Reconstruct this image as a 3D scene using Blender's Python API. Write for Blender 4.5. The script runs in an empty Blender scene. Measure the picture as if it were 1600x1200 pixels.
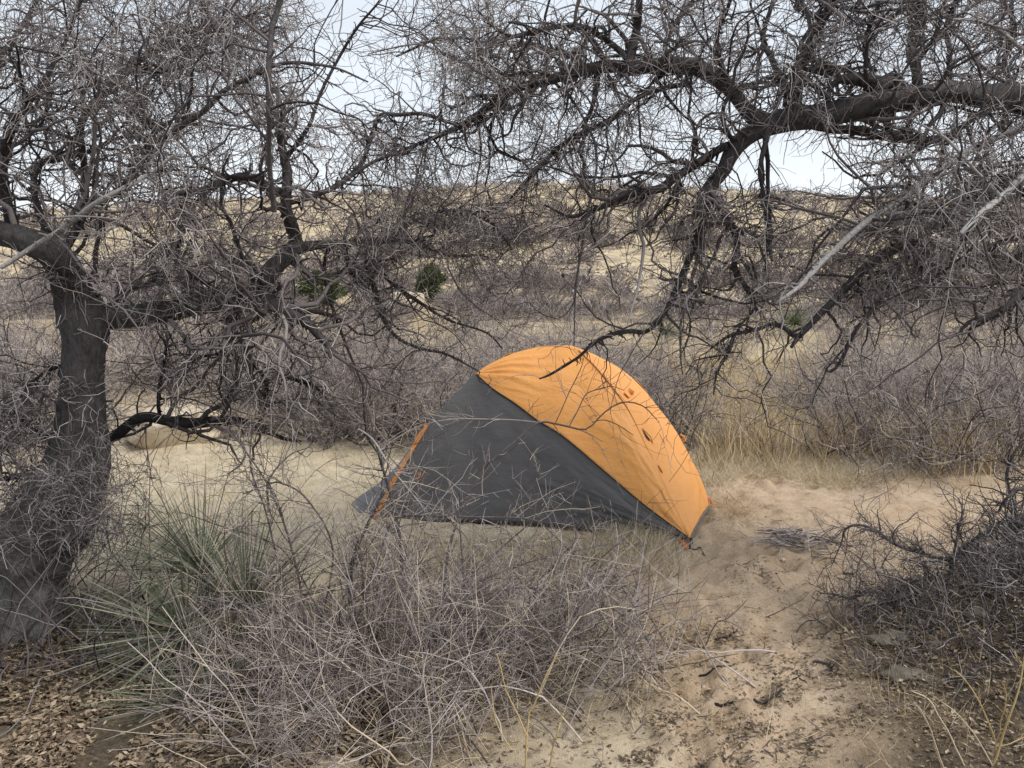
import bpy, math, random
import numpy as np
from mathutils import Matrix, Vector

# ------------------------------------------------------------------ camera
scene = bpy.context.scene
col = scene.collection
CAM_Z, FPX, PITCH = 1.6, 1300.0, math.radians(8.19)
cam_d = bpy.data.cameras.new('camera')
cam_d.sensor_width = 36.0
cam_d.lens = FPX / 1600.0 * 36.0
cam_d.clip_start, cam_d.clip_end = 0.05, 2000.0
cam = bpy.data.objects.new('camera', cam_d)
cam.location = (0, 0, CAM_Z)
cam.rotation_euler = (math.radians(90) - PITCH, 0, 0)
col.objects.link(cam)
scene.camera = cam

# ------------------------------------------------------------------ sky, sun, exposure
SUN_EL, SUN_AZ = math.radians(52), math.radians(115)      # azimuth clockwise from +Y: light comes from the right, a little behind the camera
world = bpy.data.worlds.new('World')
scene.world = world
world.use_nodes = True
wt = world.node_tree
wt.nodes.clear()
wo = wt.nodes.new('ShaderNodeOutputWorld')
wb = wt.nodes.new('ShaderNodeBackground')
wb.inputs['Strength'].default_value = 0.1
sky = wt.nodes.new('ShaderNodeTexSky')
sky.sky_type = 'NISHITA'
sky.sun_disc = False
sky.sun_elevation = SUN_EL
sky.sun_rotation = SUN_AZ
sky.dust_density = 3.0
tc = wt.nodes.new('ShaderNodeTexCoord')
sep = wt.nodes.new('ShaderNodeSeparateXYZ')
wt.links.new(tc.outputs['Generated'], sep.inputs[0])
ramp = wt.nodes.new('ShaderNodeValToRGB')                 # overcast deck: white low down, grey-blue above
ramp.color_ramp.elements[0].position = 0.0
ramp.color_ramp.elements[0].color = (0.425, 0.442, 0.462, 1)
ramp.color_ramp.elements[1].position = 0.42
ramp.color_ramp.elements[1].color = (0.315, 0.346, 0.38, 1)
wt.links.new(sep.outputs['Z'], ramp.inputs['Fac'])
cn = wt.nodes.new('ShaderNodeTexNoise')
cn.inputs['Scale'].default_value = 2.2
cn.inputs['Detail'].default_value = 5
mp = wt.nodes.new('ShaderNodeMapping')
mp.inputs['Scale'].default_value = (1, 1, 3.0)
wt.links.new(tc.outputs['Generated'], mp.inputs[0])
wt.links.new(mp.outputs[0], cn.inputs['Vector'])
mr = wt.nodes.new('ShaderNodeMapRange')
mr.inputs['From Min'].default_value = 0.3
mr.inputs['From Max'].default_value = 0.7
mr.inputs['To Min'].default_value = 8.6
mr.inputs['To Max'].default_value = 10.6
wt.links.new(cn.outputs['Fac'], mr.inputs['Value'])
sc_ = wt.nodes.new('ShaderNodeVectorMath')
sc_.operation = 'SCALE'
wt.links.new(ramp.outputs['Color'], sc_.inputs[0])
wt.links.new(mr.outputs[0], sc_.inputs['Scale'])
mix = wt.nodes.new('ShaderNodeMix')
mix.data_type = 'RGBA'
mix.inputs['Factor'].default_value = 0.9
wt.links.new(sky.outputs['Color'], mix.inputs['A'])
wt.links.new(sc_.outputs[0], mix.inputs['B'])
wt.links.new(mix.outputs['Result'], wb.inputs['Color'])
wt.links.new(wb.outputs[0], wo.inputs['Surface'])
world.cycles.sampling_method = 'AUTOMATIC'

sun_d = bpy.data.lights.new('sun', 'SUN')
sun_d.energy = 1.5
sun_d.angle = math.radians(35)
sun_d.color = (1.0, 0.95, 0.88)
sun = bpy.data.objects.new('sun', sun_d)
sdir = Vector((math.sin(SUN_AZ) * math.cos(SUN_EL), math.cos(SUN_AZ) * math.cos(SUN_EL), math.sin(SUN_EL)))
sun.rotation_euler = sdir.to_track_quat('Z', 'Y').to_euler()
sun.location = (0, 0, 30)
col.objects.link(sun)

scene.view_settings.view_transform = 'Standard'
scene.view_settings.look = 'None'
scene.view_settings.exposure = 1.3
scene.view_settings.gamma = 1.0
scene.view_settings.use_curve_mapping = False
scene.cycles.max_bounces = 6
scene.cycles.diffuse_bounces = 3
scene.cycles.transparent_max_bounces = 4

# ------------------------------------------------------------------ helpers
CP, SP = math.cos(PITCH), math.sin(PITCH)


def ray(px, py):
    u = (np.asarray(px, float) - 800.0) / FPX
    v = (np.asarray(py, float) - 600.0) / FPX
    return np.stack([u, CP - v * SP, -SP - v * CP], -1)


def at(px, py, Y):
    """world point on the sight line of a photograph pixel, at distance Y ahead"""
    r = ray(px, py)
    s = np.asarray(Y, float) / r[..., 1]
    return r * s[..., None] + np.array([0, 0, CAM_Z])


def gp(px, py):
    """where that sight line meets flat ground"""
    r = ray(px, py)
    s = -CAM_Z / r[..., 2]
    return r * s[..., None] + np.array([0, 0, CAM_Z])


_tab = np.random.default_rng(7).random((256, 256))


def vnoise(x, y):
    x = np.asarray(x, float); y = np.asarray(y, float)
    xi = np.floor(x).astype(int); yi = np.floor(y).astype(int)
    fx = x - xi; fy = y - yi
    fx = fx * fx * (3 - 2 * fx); fy = fy * fy * (3 - 2 * fy)
    a = _tab[xi & 255, yi & 255]; b = _tab[(xi + 1) & 255, yi & 255]
    c = _tab[xi & 255, (yi + 1) & 255]; d = _tab[(xi + 1) & 255, (yi + 1) & 255]
    return (a * (1 - fx) + b * fx) * (1 - fy) + (c * (1 - fx) + d * fx) * fy - 0.5


def fbm(x, y, n=4, s=1.0):
    t = 0; a = 1.0
    for i in range(n):
        t = t + a * vnoise(x * s + 17.3 * i, y * s - 9.1 * i)
        a *= 0.5; s *= 2.03
    return t


def sstep(a, b, x):
    t = np.clip((x - a) / (b - a), 0, 1)
    return t * t * (3 - 2 * t)


def norm(v):
    return v / np.maximum(np.linalg.norm(v, axis=-1, keepdims=True), 1e-9)


CREST_PX = np.array([-900, -200, 0, 150, 330, 500, 700, 870, 1030, 1140, 1300, 1600, 1900, 2600], float)
CREST_PY = np.array([352, 345, 338, 330, 312, 303, 294, 288, 291, 298, 305, 314, 325, 345], float)
CREST_Y, HILL_Y0 = 118.0, 27.0


def ground_z(x, y):
    """height of the terrain without the small relief"""
    x = np.asarray(x, float); y = np.asarray(y, float)
    ys = np.maximum(y, 5.0)
    px = 800 + FPX * np.clip(x / ys, -1.4, 1.4)
    cz = 1.6 + CREST_Y * np.tan(np.arctan((600 - np.interp(px, CREST_PX, CREST_PY)) / FPX) - PITCH)
    r = np.clip((y - HILL_Y0) / (CREST_Y - HILL_Y0), 0, 1)
    prof = 0.45 * r + 0.55 * r * r * (3 - 2 * r)
    z = cz * prof
    z = z - 0.05 * np.maximum(y - CREST_Y, 0)
    z = z + sstep(20, 60, y) * (0.9 * fbm(x, y, 3, 0.06) + 0.25 * fbm(x, y, 2, 0.35)) * (1 - 0.7 * sstep(95, 118, y))
    z = z + 0.05 * fbm(x + 3, y, 2, 0.7) * sstep(1, 4, y) * (1 - np.exp(-(((x - 0.2) / 1.6) ** 2 + ((y - 5.4) / 1.2) ** 2) ** 2))
    # bank of leaf mould under the dark thorn shrub, low rise at the left tree
    z = z + 0.34 * np.exp(-(((x - 2.15) / 0.50) ** 2 + ((y - 3.25) / 0.55) ** 2))
    z = z + 0.08 * np.exp(-(((x + 2.2) / 0.6) ** 2 + ((y - 3.7) / 0.6) ** 2))
    z = z + 0.15 * sstep(7.0, 9.0, y) * sstep(-0.5, -3.0, x) * (1 - sstep(14, 24, y))
    return z


def tag(o, label=None, cat=None, group=None, kind=None):
    if label: o['label'] = label
    if cat: o['category'] = cat
    if group: o['group'] = group
    if kind: o['kind'] = kind
    return o


def empty(name, loc, label, cat, group=None):
    o = bpy.data.objects.new(name, None)
    o.empty_display_size = 0.1
    o.location = loc
    col.objects.link(o)
    return tag(o, label, cat, group)


class MB:
    """collects vertex and face arrays and links them as one mesh object"""
    def __init__(self):
        self.v, self.q, self.t, self.n, self.a = [], [], [], 0, []

    def add(self, v, q=None, t=None, attr=None):
        v = np.asarray(v, float).reshape(-1, 3)
        self.v.append(v)
        if q is not None and len(q): self.q.append(np.asarray(q, int).reshape(-1, 4) + self.n)
        if t is not None and len(t): self.t.append(np.asarray(t, int).reshape(-1, 3) + self.n)
        self.n += len(v)

    def mesh(self, name, mat, smooth=True, origin=(0, 0, 0)):
        me = bpy.data.meshes.new(name)
        v = np.concatenate(self.v) - np.asarray(origin, float)
        q = np.concatenate(self.q) if self.q else np.zeros((0, 4), int)
        t = np.concatenate(self.t) if self.t else np.zeros((0, 3), int)
        me.vertices.add(len(v)); me.vertices.foreach_set('co', v.astype(np.float32).ravel())
        li = np.concatenate([q.ravel(), t.ravel()])
        me.loops.add(len(li)); me.loops.foreach_set('vertex_index', li.astype(np.int32))
        nf = len(q) + len(t)
        me.polygons.add(nf)
        tot = np.concatenate([np.full(len(q), 4), np.full(len(t), 3)])
        st = np.concatenate([[0], np.cumsum(tot)[:-1]]) if nf else np.zeros(0)
        me.polygons.foreach_set('loop_start', st.astype(np.int32))
        me.polygons.foreach_set('use_smooth', np.full(nf, smooth))
        me.update(calc_edges=True)
        for m in (mat if isinstance(mat, (list, tuple)) else [mat]):
            me.materials.append(m)
        return me

    def build(self, name, mat, parent=None, smooth=True, origin=None):
        """vertices are world points; ORIGIN becomes the object's own origin"""
        if origin is None:
            origin = parent.location if parent is not None else (0, 0, 0)
        o = bpy.data.objects.new(name, self.mesh(name, mat, smooth, origin))
        if parent is not None:
            o.parent = parent
        else:
            o.location = origin
        col.objects.link(o)
        return o


def tube(mb, P, R, S=3, rng=None, rough=0.0, cap=False, furrow=0.0):
    """P (N,K,3) centre lines, R (N,K) radii"""
    P = np.asarray(P, float); R = np.asarray(R, float)
    if P.ndim == 2: P = P[None]; R = R[None]
    N, K, _ = P.shape
    if N == 0: return
    if cap:
        T_ = norm(P[:, -1] - P[:, -2])
        P = np.concatenate([P, (P[:, -1] + T_ * R[:, -1:] * 0.6)[:, None]], 1)
        R = np.concatenate([R, R[:, -1:] * 0.15], 1); K += 1
    T = np.gradient(P, axis=1) if K > 2 else np.repeat((P[:, 1:] - P[:, :1]), 2, 1)
    T = norm(T)
    rng = rng or np.random.default_rng(1)
    ref = norm(np.cross(norm(P[:, -1] - P[:, 0]), norm(rng.normal(size=(N, 3)))))[:, None]
    n1 = norm(ref - T * (T * ref).sum(-1, keepdims=True))
    n2 = np.cross(T, n1)
    a = np.linspace(0, 2 * np.pi, S, endpoint=False)
    rr = R[:, :, None] * np.ones(S)
    if rough or furrow:
        ln = np.cumsum(np.linalg.norm(np.diff(P, axis=1, prepend=P[:, :1]), axis=-1), 1)
        sc = np.maximum(R.mean(), 0.004)
        rr = rr * (1 + rough * 2 * fbm(np.cos(a)[None, None] * 1.5 + ln[:, :, None] / sc * 0.16 + rng.random((N, 1, 1)) * 99,
                                       np.sin(a)[None, None] * 1.5 + ln[:, :, None] / sc * 0.09, 3))
    if furrow:                                            # long ridges of bark
        aa = np.arange(S) / S * 18.0
        rr = rr * (1 + furrow * np.abs(2 * fbm(np.broadcast_to(aa, (1, 1, S)) + 0.6 * np.sin(ln[:, :, None] * 9), ln[:, :, None] * 7.0 + 0 * aa, 3)))
    V = P[:, :, None] + rr[..., None] * (np.cos(a)[:, None] * n1[:, :, None] + np.sin(a)[:, None] * n2[:, :, None])
    idx = np.arange(N * K * S).reshape(N, K, S)
    j = (np.arange(S) + 1) % S
    q = np.stack([idx[:, :-1, :], idx[:, :-1][:, :, j], idx[:, 1:][:, :, j], idx[:, 1:, :]], -1)
    mb.add(V, q)


def grow(rng, P, D, L, r0, K=5, wig=0.2, grav=0.0, taper=0.3):
    N = len(P)
    pts = np.zeros((N, K, 3)); pts[:, 0] = P
    d = norm(D)
    for k in range(1, K):
        d = norm(d + wig * rng.normal(size=(N, 3)) + np.array([0, 0, 1.0]) * grav)
        pts[:, k] = pts[:, k - 1] + d * (L / (K - 1))[:, None]
    rad = r0[:, None] * (1 - (1 - taper) * np.linspace(0, 1, K))
    return pts, rad


def spawn(rng, pts, rad, n, L, K=5, ang=(60, 15), t=(0.1, 1.0), wig=0.2, grav=0.0, ratio=0.6, rmin=0.001, rmax=0.02, taper=0.35, wt_=None, bias=None, keep=None):
    """n side shoots off a set of branches"""
    N, K0, _ = pts.shape
    ln = np.linalg.norm(np.diff(pts, axis=1), axis=-1).sum(1)
    w = ln if wt_ is None else ln * wt_
    i = rng.choice(N, n, p=w / w.sum())
    u = rng.uniform(t[0], t[1], n) * (K0 - 1)
    k = np.minimum(u.astype(int), K0 - 2); f = (u - k)[:, None]
    a, b = pts[i, k], pts[i, k + 1]
    P = a * (1 - f) + b * f
    T = norm(b - a)
    R = rad[i, k] * (1 - f[:, 0]) + rad[i, k + 1] * f[:, 0]
    perp = rng.normal(size=(n, 3))
    if bias is not None: perp = perp + np.asarray(bias)
    perp = norm(perp - T * (perp * T).sum(-1, keepdims=True))
    an = np.radians(rng.normal(ang[0], ang[1], n))[:, None]
    D = np.cos(an) * T + np.sin(an) * perp
    Ls = rng.uniform(L[0], L[1], n) * rng.uniform(0.6, 1.15, n)
    r0 = np.clip(R * ratio * rng.uniform(0.7, 1.1, n), rmin, rmax)
    p, r = grow(rng, P, D, Ls, r0, K, wig, grav, taper)
    if keep is not None:
        m = keep(p)
        p, r = p[m], r[m]
    return p, r


def catmull(P, n):
    P = np.asarray(P, float)
    Q = np.concatenate([[2 * P[0] - P[1]], P, [2 * P[-1] - P[-2]]])
    seg = np.linalg.norm(np.diff(P[:, :3], axis=0), axis=1)
    cum = np.concatenate([[0], np.cumsum(seg)])
    s = np.linspace(0, cum[-1], n)
    k = np.clip(np.searchsorted(cum, s, side='right') - 1, 0, len(P) - 2)
    f = ((s - cum[k]) / np.maximum(seg[k], 1e-9))[:, None]
    p0, p1, p2, p3 = Q[k], Q[k + 1], Q[k + 2], Q[k + 3]
    return 0.5 * ((2 * p1) + (-p0 + p2) * f + (2 * p0 - 5 * p1 + 4 * p2 - p3) * f * f + (-p0 + 3 * p1 - 3 * p2 + p3) * f ** 3)


def limb_line(rng, spec, d0, d1, n=44, wob=0.10, jit=0.9):
    """spec: (px, py, width px); depth runs d0..d1 with a smooth wander"""
    s = np.asarray(spec, float)
    seg = np.linalg.norm(np.diff(s[:, :2], axis=0), axis=1)
    t = np.concatenate([[0], np.cumsum(seg)]) / seg.sum()
    Y = d0 + (d1 - d0) * t + wob * np.sin(t * rng.uniform(4, 7) + rng.uniform(0, 6)) * np.sin(np.pi * np.clip(t, 0, 1)) * rng.choice([-1, 1])
    P = at(s[:, 0], s[:, 1], Y)
    r = s[:, 2] * 0.5 * Y / FPX
    c = catmull(np.concatenate([P, r[:, None]], 1), n)
    pts = c[:, :3]
    wn = max(7, n // 5)
    j = np.stack([np.convolve(np.convolve(rng.normal(size=n + 2 * wn - 2), np.ones(wn) / wn, 'valid'), np.ones(wn) / wn, 'valid') for _ in range(3)], 1) * math.sqrt(wn / 7) * 1.4
    rr = np.maximum(c[:, 3], 0.0015)
    pts = pts + j * rr[:, None] * jit * np.sin(np.pi * np.linspace(0, 1, n))[:, None] ** 0.3
    return pts, rr


def ribbons(mb, P, D, L, W, K=3, bend=0.5, rng=None, droop=-0.35):
    """flat blades: base P, start direction D, length L, width W"""
    N = len(P)
    rng = rng or np.random.default_rng(3)
    pts, _ = grow(rng, P, D, L, np.ones(N), K, bend * 0.25, droop * 0.6)
    side = norm(np.cross(D, norm(rng.normal(size=(N, 3)))))[:, None]
    w = W[:, None] * np.linspace(1, 0.15, K)
    A = pts - side * w[..., None] * 0.5
    B = pts + side * w[..., None] * 0.5
    V = np.stack([A, B], 2)
    idx = np.arange(N * K * 2).reshape(N, K, 2)
    q = np.stack([idx[:, :-1, 0], idx[:, :-1, 1], idx[:, 1:, 1], idx[:, 1:, 0]], -1)
    mb.add(V, q)


def dup(o, parent=None, loc=None, rot=None, scale=None):
    c = o.copy()
    col.objects.link(c)
    c.parent = parent if parent is not None else None
    if loc is not None: c.location = loc
    if rot is not None: c.rotation_euler = rot
    if scale is not None: c.scale = scale
    for ch in list(o.children):
        dup(ch, c)
    return c


# ------------------------------------------------------------------ materials
def new_mat(name):
    m = bpy.data.materials.new(name)
    m.use_nodes = True
    nt = m.node_tree
    return m, nt, nt.nodes['Principled BSDF'], nt.nodes['Material Output']


def ramp_node(nt, stops):
    r = nt.nodes.new('ShaderNodeValToRGB')
    e = r.color_ramp.elements
    while len(e) < len(stops): e.new(0.5)
    for k, (p, c) in enumerate(stops):
        e[k].position = p
        e[k].color = (*c, 1)
    return r


def tex_noise(nt, vec, scale, detail=4, rough=0.55, stretch=None):
    n = nt.nodes.new('ShaderNodeTexNoise')
    n.inputs['Scale'].default_value = scale
    n.inputs['Detail'].default_value = detail
    n.inputs['Roughness'].default_value = rough
    if stretch is not None:
        m = nt.nodes.new('ShaderNodeMapping')
        m.inputs['Scale'].default_value = stretch
        nt.links.new(vec, m.inputs[0]); vec = m.outputs[0]
    nt.links.new(vec, n.inputs['Vector'])
    return n


def mixc(nt, fac, a, b, mode='MIX'):
    m = nt.nodes.new('ShaderNodeMix')
    m.data_type = 'RGBA'; m.blend_type = mode
    for key, val in (('Factor', fac), ('A', a), ('B', b)):
        if isinstance(val, (int, float)): m.inputs[key].default_value = val
        elif isinstance(val, tuple): m.inputs[key].default_value = (*val, 1)
        else: nt.links.new(val, m.inputs[key])
    return m.outputs['Result']


def bump(nt, bs, height, strength, dist=0.01):
    b = nt.nodes.new('ShaderNodeBump')
    b.inputs['Strength'].default_value = strength
    b.inputs['Distance'].default_value = dist
    nt.links.new(height, b.inputs['Height'])
    nt.links.new(b.outputs[0], bs.inputs['Normal'])


def island_mat(name, stops, rough=0.85, noise=None, transl=0.0):
    """each twig, blade or leaf takes its own tone"""
    m, nt, bs, out = new_mat(name)
    g = nt.nodes.new('ShaderNodeNewGeometry')
    r = ramp_node(nt, stops)
    nt.links.new(g.outputs['Random Per Island'], r.inputs['Fac'])
    c = r.outputs['Color']
    if noise:
        n = tex_noise(nt, g.outputs['Position'], noise[0], 3)
        rr = ramp_node(nt, [(0.3, noise[1]), (0.7, noise[2])])
        nt.links.new(n.outputs['Fac'], rr.inputs['Fac'])
        c = mixc(nt, 1.0, c, rr.outputs['Color'], 'MULTIPLY')
    nt.links.new(c, bs.inputs['Base Color'])
    bs.inputs['Roughness'].default_value = rough
    bs.inputs['Specular IOR Level'].default_value = 0.25
    if transl:
        t = nt.nodes.new('ShaderNodeBsdfTranslucent')
        nt.links.new(c, t.inputs['Color'])
        mx = nt.nodes.new('ShaderNodeMixShader')
        mx.inputs[0].default_value = transl
        nt.links.new(bs.outputs[0], mx.inputs[1]); nt.links.new(t.outputs[0], mx.inputs[2])
        nt.links.new(mx.outputs[0], out.inputs['Surface'])
    return m


def bark_mat(name, c0, c1, lichen=None, lich=(0.6, 0.72), worn=None):
    m, nt, bs, out = new_mat(name)
    tcn = nt.nodes.new('ShaderNodeNewGeometry')
    v = tcn.outputs['Position']
    n1 = tex_noise(nt, v, 9, 6, 0.65)
    n2 = tex_noise(nt, v, 70, 5, 0.7, (1, 1, 0.35))
    r = ramp_node(nt, [(0.30, c0), (0.72, c1)])
    a = nt.nodes.new('ShaderNodeMath'); a.operation = 'MULTIPLY_ADD'
    nt.links.new(n2.outputs['Fac'], a.inputs[0]); a.inputs[1].default_value = 0.55
    b = nt.nodes.new('ShaderNodeMath'); b.operation = 'MULTIPLY'
    nt.links.new(n1.outputs['Fac'], b.inputs[0]); b.inputs[1].default_value = 0.45
    nt.links.new(b.outputs[0], a.inputs[2])
    nt.links.new(a.outputs[0], r.inputs['Fac'])
    c = r.outputs['Color']
    if lichen:
        n3 = tex_noise(nt, v, 3.2, 5, 0.6)
        l = ramp_node(nt, [(lich[0], (0, 0, 0)), (lich[1], (1, 1, 1))])
        nt.links.new(n3.outputs['Fac'], l.inputs['Fac'])
        c = mixc(nt, l.outputs['Color'], c, lichen)
    if worn:                                              # bark worn off near the foot: bare grey wood
        sx = nt.nodes.new('ShaderNodeSeparateXYZ'); nt.links.new(v, sx.inputs[0])
        wn = tex_noise(nt, v, 5.0, 4, 0.6)
        ws = nt.nodes.new('ShaderNodeMath'); ws.operation = 'MULTIPLY_ADD'
        nt.links.new(wn.outputs['Fac'], ws.inputs[0]); ws.inputs[1].default_value = 0.9
        nt.links.new(sx.outputs['Z'], ws.inputs[2])
        wr = nt.nodes.new('ShaderNodeMapRange')
        wr.inputs['From Min'].default_value = worn[1] + 0.22; wr.inputs['From Max'].default_value = worn[1] - 0.06
        nt.links.new(ws.outputs[0], wr.inputs['Value'])
        gw = ramp_node(nt, [(0.35, (0.13, 0.126, 0.121)), (0.65, (0.34, 0.33, 0.315))])
        nt.links.new(a.outputs[0], gw.inputs['Fac'])
        c = mixc(nt, wr.outputs[0], c, gw.outputs['Color'])
    nt.links.new(c, bs.inputs['Base Color'])
    bs.inputs['Roughness'].default_value = 0.9
    bs.inputs['Specular IOR Level'].default_value = 0.25
    bump(nt, bs, a.outputs[0], 1.0, 0.03)
    return m


M_trunk = bark_mat('dark_grey_bark', (0.022, 0.020, 0.020), (0.15, 0.138, 0.136), (0.20, 0.19, 0.18), (0.60, 0.80), (0.20, 0.66))
M_limb = bark_mat('dark_limb_bark', (0.028, 0.025, 0.025), (0.145, 0.128, 0.129))
M_pale = bark_mat('weathered_grey_wood', (0.26, 0.245, 0.24), (0.54, 0.52, 0.505))
M_mid = bark_mat('grey_branch_bark', (0.055, 0.049, 0.049), (0.19, 0.17, 0.172))
M_burnt = bark_mat('blackened_wood', (0.012, 0.011, 0.011), (0.05, 0.045, 0.045))
M_twig = island_mat('grey_twigs', [(0.0, (0.09, 0.072, 0.070)), (0.3, (0.20, 0.172, 0.170)), (0.65, (0.37, 0.332, 0.325)), (1.0, (0.56, 0.52, 0.50))])
M_twig_dark = island_mat('dark_twigs', [(0.0, (0.035, 0.029, 0.029)), (0.5, (0.095, 0.081, 0.081)), (0.85, (0.19, 0.168, 0.167)), (1.0, (0.32, 0.29, 0.285))])
M_twig_brown = island_mat('brown_twigs', [(0.0, (0.06, 0.04, 0.034)), (0.6, (0.14, 0.10, 0.085)), (1.0, (0.23, 0.18, 0.15))])
M_bush = island_mat('purple_grey_twigs', [(0.0, (0.05, 0.038, 0.034)), (0.28, (0.135, 0.110, 0.102)), (0.6, (0.295, 0.253, 0.242)), (0.86, (0.47, 0.42, 0.405)), (1.0, (0.55, 0.45, 0.32))])
M_brush = island_mat('pale_brush_twigs', [(0.0, (0.17, 0.135, 0.122)), (0.4, (0.34, 0.287, 0.268)), (0.8, (0.47, 0.41, 0.38)), (1.0, (0.58, 0.50, 0.42))])
M_straw = island_mat('dry_straw', [(0.0, (0.27, 0.19, 0.105)), (0.4, (0.45, 0.345, 0.20)), (0.8, (0.60, 0.49, 0.315)), (1.0, (0.70, 0.61, 0.45))], 0.8, None, 0.15)
M_pgrass = island_mat('pale_grass', [(0.0, (0.42, 0.33, 0.215)), (0.5, (0.62, 0.525, 0.37)), (1.0, (0.76, 0.68, 0.53))], 0.8, None, 0.15)
M_stalk = island_mat('yellow_stalks', [(0.0, (0.36, 0.25, 0.10)), (1.0, (0.52, 0.40, 0.20))], 0.7)
M_litter = island_mat('dead_leaves', [(0.0, (0.06, 0.042, 0.03)), (0.3, (0.14, 0.10, 0.068)), (0.7, (0.25, 0.19, 0.13)), (0.95, (0.36, 0.29, 0.205)), (1.0, (0.44, 0.37, 0.28))], 0.8)
M_chips = island_mat('ground_chips', [(0.0, (0.05, 0.034, 0.025)), (0.5, (0.16, 0.115, 0.075)), (1.0, (0.40, 0.34, 0.26))], 0.85)
M_juniper = island_mat('evergreen_sprays', [(0.0, (0.03, 0.045, 0.016)), (0.6, (0.075, 0.10, 0.036)), (1.0, (0.13, 0.15, 0.06))], 0.8)
M_farbrush = island_mat('hill_brush', [(0.0, (0.12, 0.098, 0.093)), (0.5, (0.22, 0.187, 0.178)), (1.0, (0.34, 0.295, 0.27))], 0.9)


def yucca_mat(name, stops):
    m, nt, bs, out = new_mat(name)
    oi = nt.nodes.new('ShaderNodeObjectInfo')
    r = ramp_node(nt, stops)
    nt.links.new(oi.outputs['Random'], r.inputs['Fac'])
    nt.links.new(r.outputs['Color'], bs.inputs['Base Color'])
    bs.inputs['Roughness'].default_value = 0.5
    return m


M_yleaf = yucca_mat('yucca_green', [(0.0, (0.06, 0.078, 0.042)), (0.4, (0.125, 0.145, 0.088)), (0.7, (0.21, 0.22, 0.155)), (1.0, (0.38, 0.345, 0.26))])
M_ydead = yucca_mat('yucca_straw', [(0.0, (0.12, 0.085, 0.055)), (0.5, (0.27, 0.205, 0.135)), (1.0, (0.42, 0.34, 0.23))])


def ground_mat():
    m, nt, bs, out = new_mat('sandy_ground')
    g = nt.nodes.new('ShaderNodeNewGeometry')
    v = g.outputs['Position']
    at_ = nt.nodes.new('ShaderNodeVertexColor'); at_.layer_name = 'cover'      # R leaf mould, G grass, B hill
    sp = nt.nodes.new('ShaderNodeSeparateColor')
    nt.links.new(at_.outputs['Color'], sp.inputs[0])
    n1 = tex_noise(nt, v, 1.1, 5, 0.6)
    n2 = tex_noise(nt, v, 9.0, 6, 0.65)
    n3 = tex_noise(nt, v, 75.0, 4, 0.7)
    n4 = tex_noise(nt, v, 320.0, 2, 0.6)
    sand = ramp_node(nt, [(0.30, (0.41, 0.31, 0.207)), (0.5, (0.54, 0.42, 0.302)), (0.75, (0.615, 0.50, 0.382))])
    nt.links.new(n1.outputs['Fac'], sand.inputs['Fac'])
    pat = ramp_node(nt, [(0.34, (0.66, 0.59, 0.53)), (0.47, (1.0, 1.0, 1.0)), (0.7, (1.1, 1.1, 1.1))])
    nt.links.new(n2.outputs['Fac'], pat.inputs['Fac'])
    c = mixc(nt, 0.75, sand.outputs['Color'], pat.outputs['Color'], 'MULTIPLY')
    gr = ramp_node(nt, [(0.30, (0.48, 0.42, 0.37)), (0.40, (0.93, 0.91, 0.89)), (0.5, (1.04, 1.04, 1.04)), (0.72, (1.25, 1.23, 1.2))])
    nt.links.new(n3.outputs['Fac'], gr.inputs['Fac'])
    c = mixc(nt, 0.8, c, gr.outputs['Color'], 'MULTIPLY')
    gr4 = ramp_node(nt, [(0.34, (0.7, 0.66, 0.62)), (0.46, (1, 1, 1)), (0.68, (1.25, 1.23, 1.2))])
    nt.links.new(n4.outputs['Fac'], gr4.inputs['Fac'])
    c = mixc(nt, 0.6, c, gr4.outputs['Color'], 'MULTIPLY')
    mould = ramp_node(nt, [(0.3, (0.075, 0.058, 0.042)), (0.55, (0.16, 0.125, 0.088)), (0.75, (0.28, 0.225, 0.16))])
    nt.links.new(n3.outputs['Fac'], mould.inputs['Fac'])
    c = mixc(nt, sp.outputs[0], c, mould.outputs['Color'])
    grass = ramp_node(nt, [(0.3, (0.48, 0.395, 0.27)), (0.55, (0.63, 0.54, 0.395)), (0.75, (0.70, 0.62, 0.48))])
    nt.links.new(n2.outputs['Fac'], grass.inputs['Fac'])
    c = mixc(nt, sp.outputs[1], c, grass.outputs['Color'])
    h1 = tex_noise(nt, v, 0.45, 6, 0.68, (1, 0.7, 1))
    h2 = tex_noise(nt, v, 1.6, 5, 0.7, (1, 0.6, 1))
    hm = nt.nodes.new('ShaderNodeMath'); hm.operation = 'MULTIPLY_ADD'
    nt.links.new(h2.outputs['Fac'], hm.inputs[0]); hm.inputs[1].default_value = 0.5
    hb = nt.nodes.new('ShaderNodeMath'); hb.operation = 'MULTIPLY'
    nt.links.new(h1.outputs['Fac'], hb.inputs[0]); hb.inputs[1].default_value = 0.5
    nt.links.new(hb.outputs[0], hm.inputs[2])
    hill = ramp_node(nt, [(0.39, (0.24, 0.195, 0.16)), (0.465, (0.34, 0.275, 0.20)), (0.53, (0.49, 0.40, 0.26)), (0.68, (0.60, 0.50, 0.34))])
    nt.links.new(hm.outputs[0], hill.inputs['Fac'])
    c = mixc(nt, sp.outputs[2], c, hill.outputs['Color'])
    nt.links.new(c, bs.inputs['Base Color'])
    bs.inputs['Roughness'].default_value = 0.95
    bs.inputs['Specular IOR Level'].default_value = 0.1
    ad = nt.nodes.new('ShaderNodeMath'); ad.operation = 'MULTIPLY_ADD'
    nt.links.new(n3.outputs['Fac'], ad.inputs[0]); ad.inputs[1].default_value = 0.6
    nt.links.new(n4.outputs['Fac'], ad.inputs[2])
    bump(nt, bs, ad.outputs[0], 0.8, 0.016)
    return m


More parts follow.
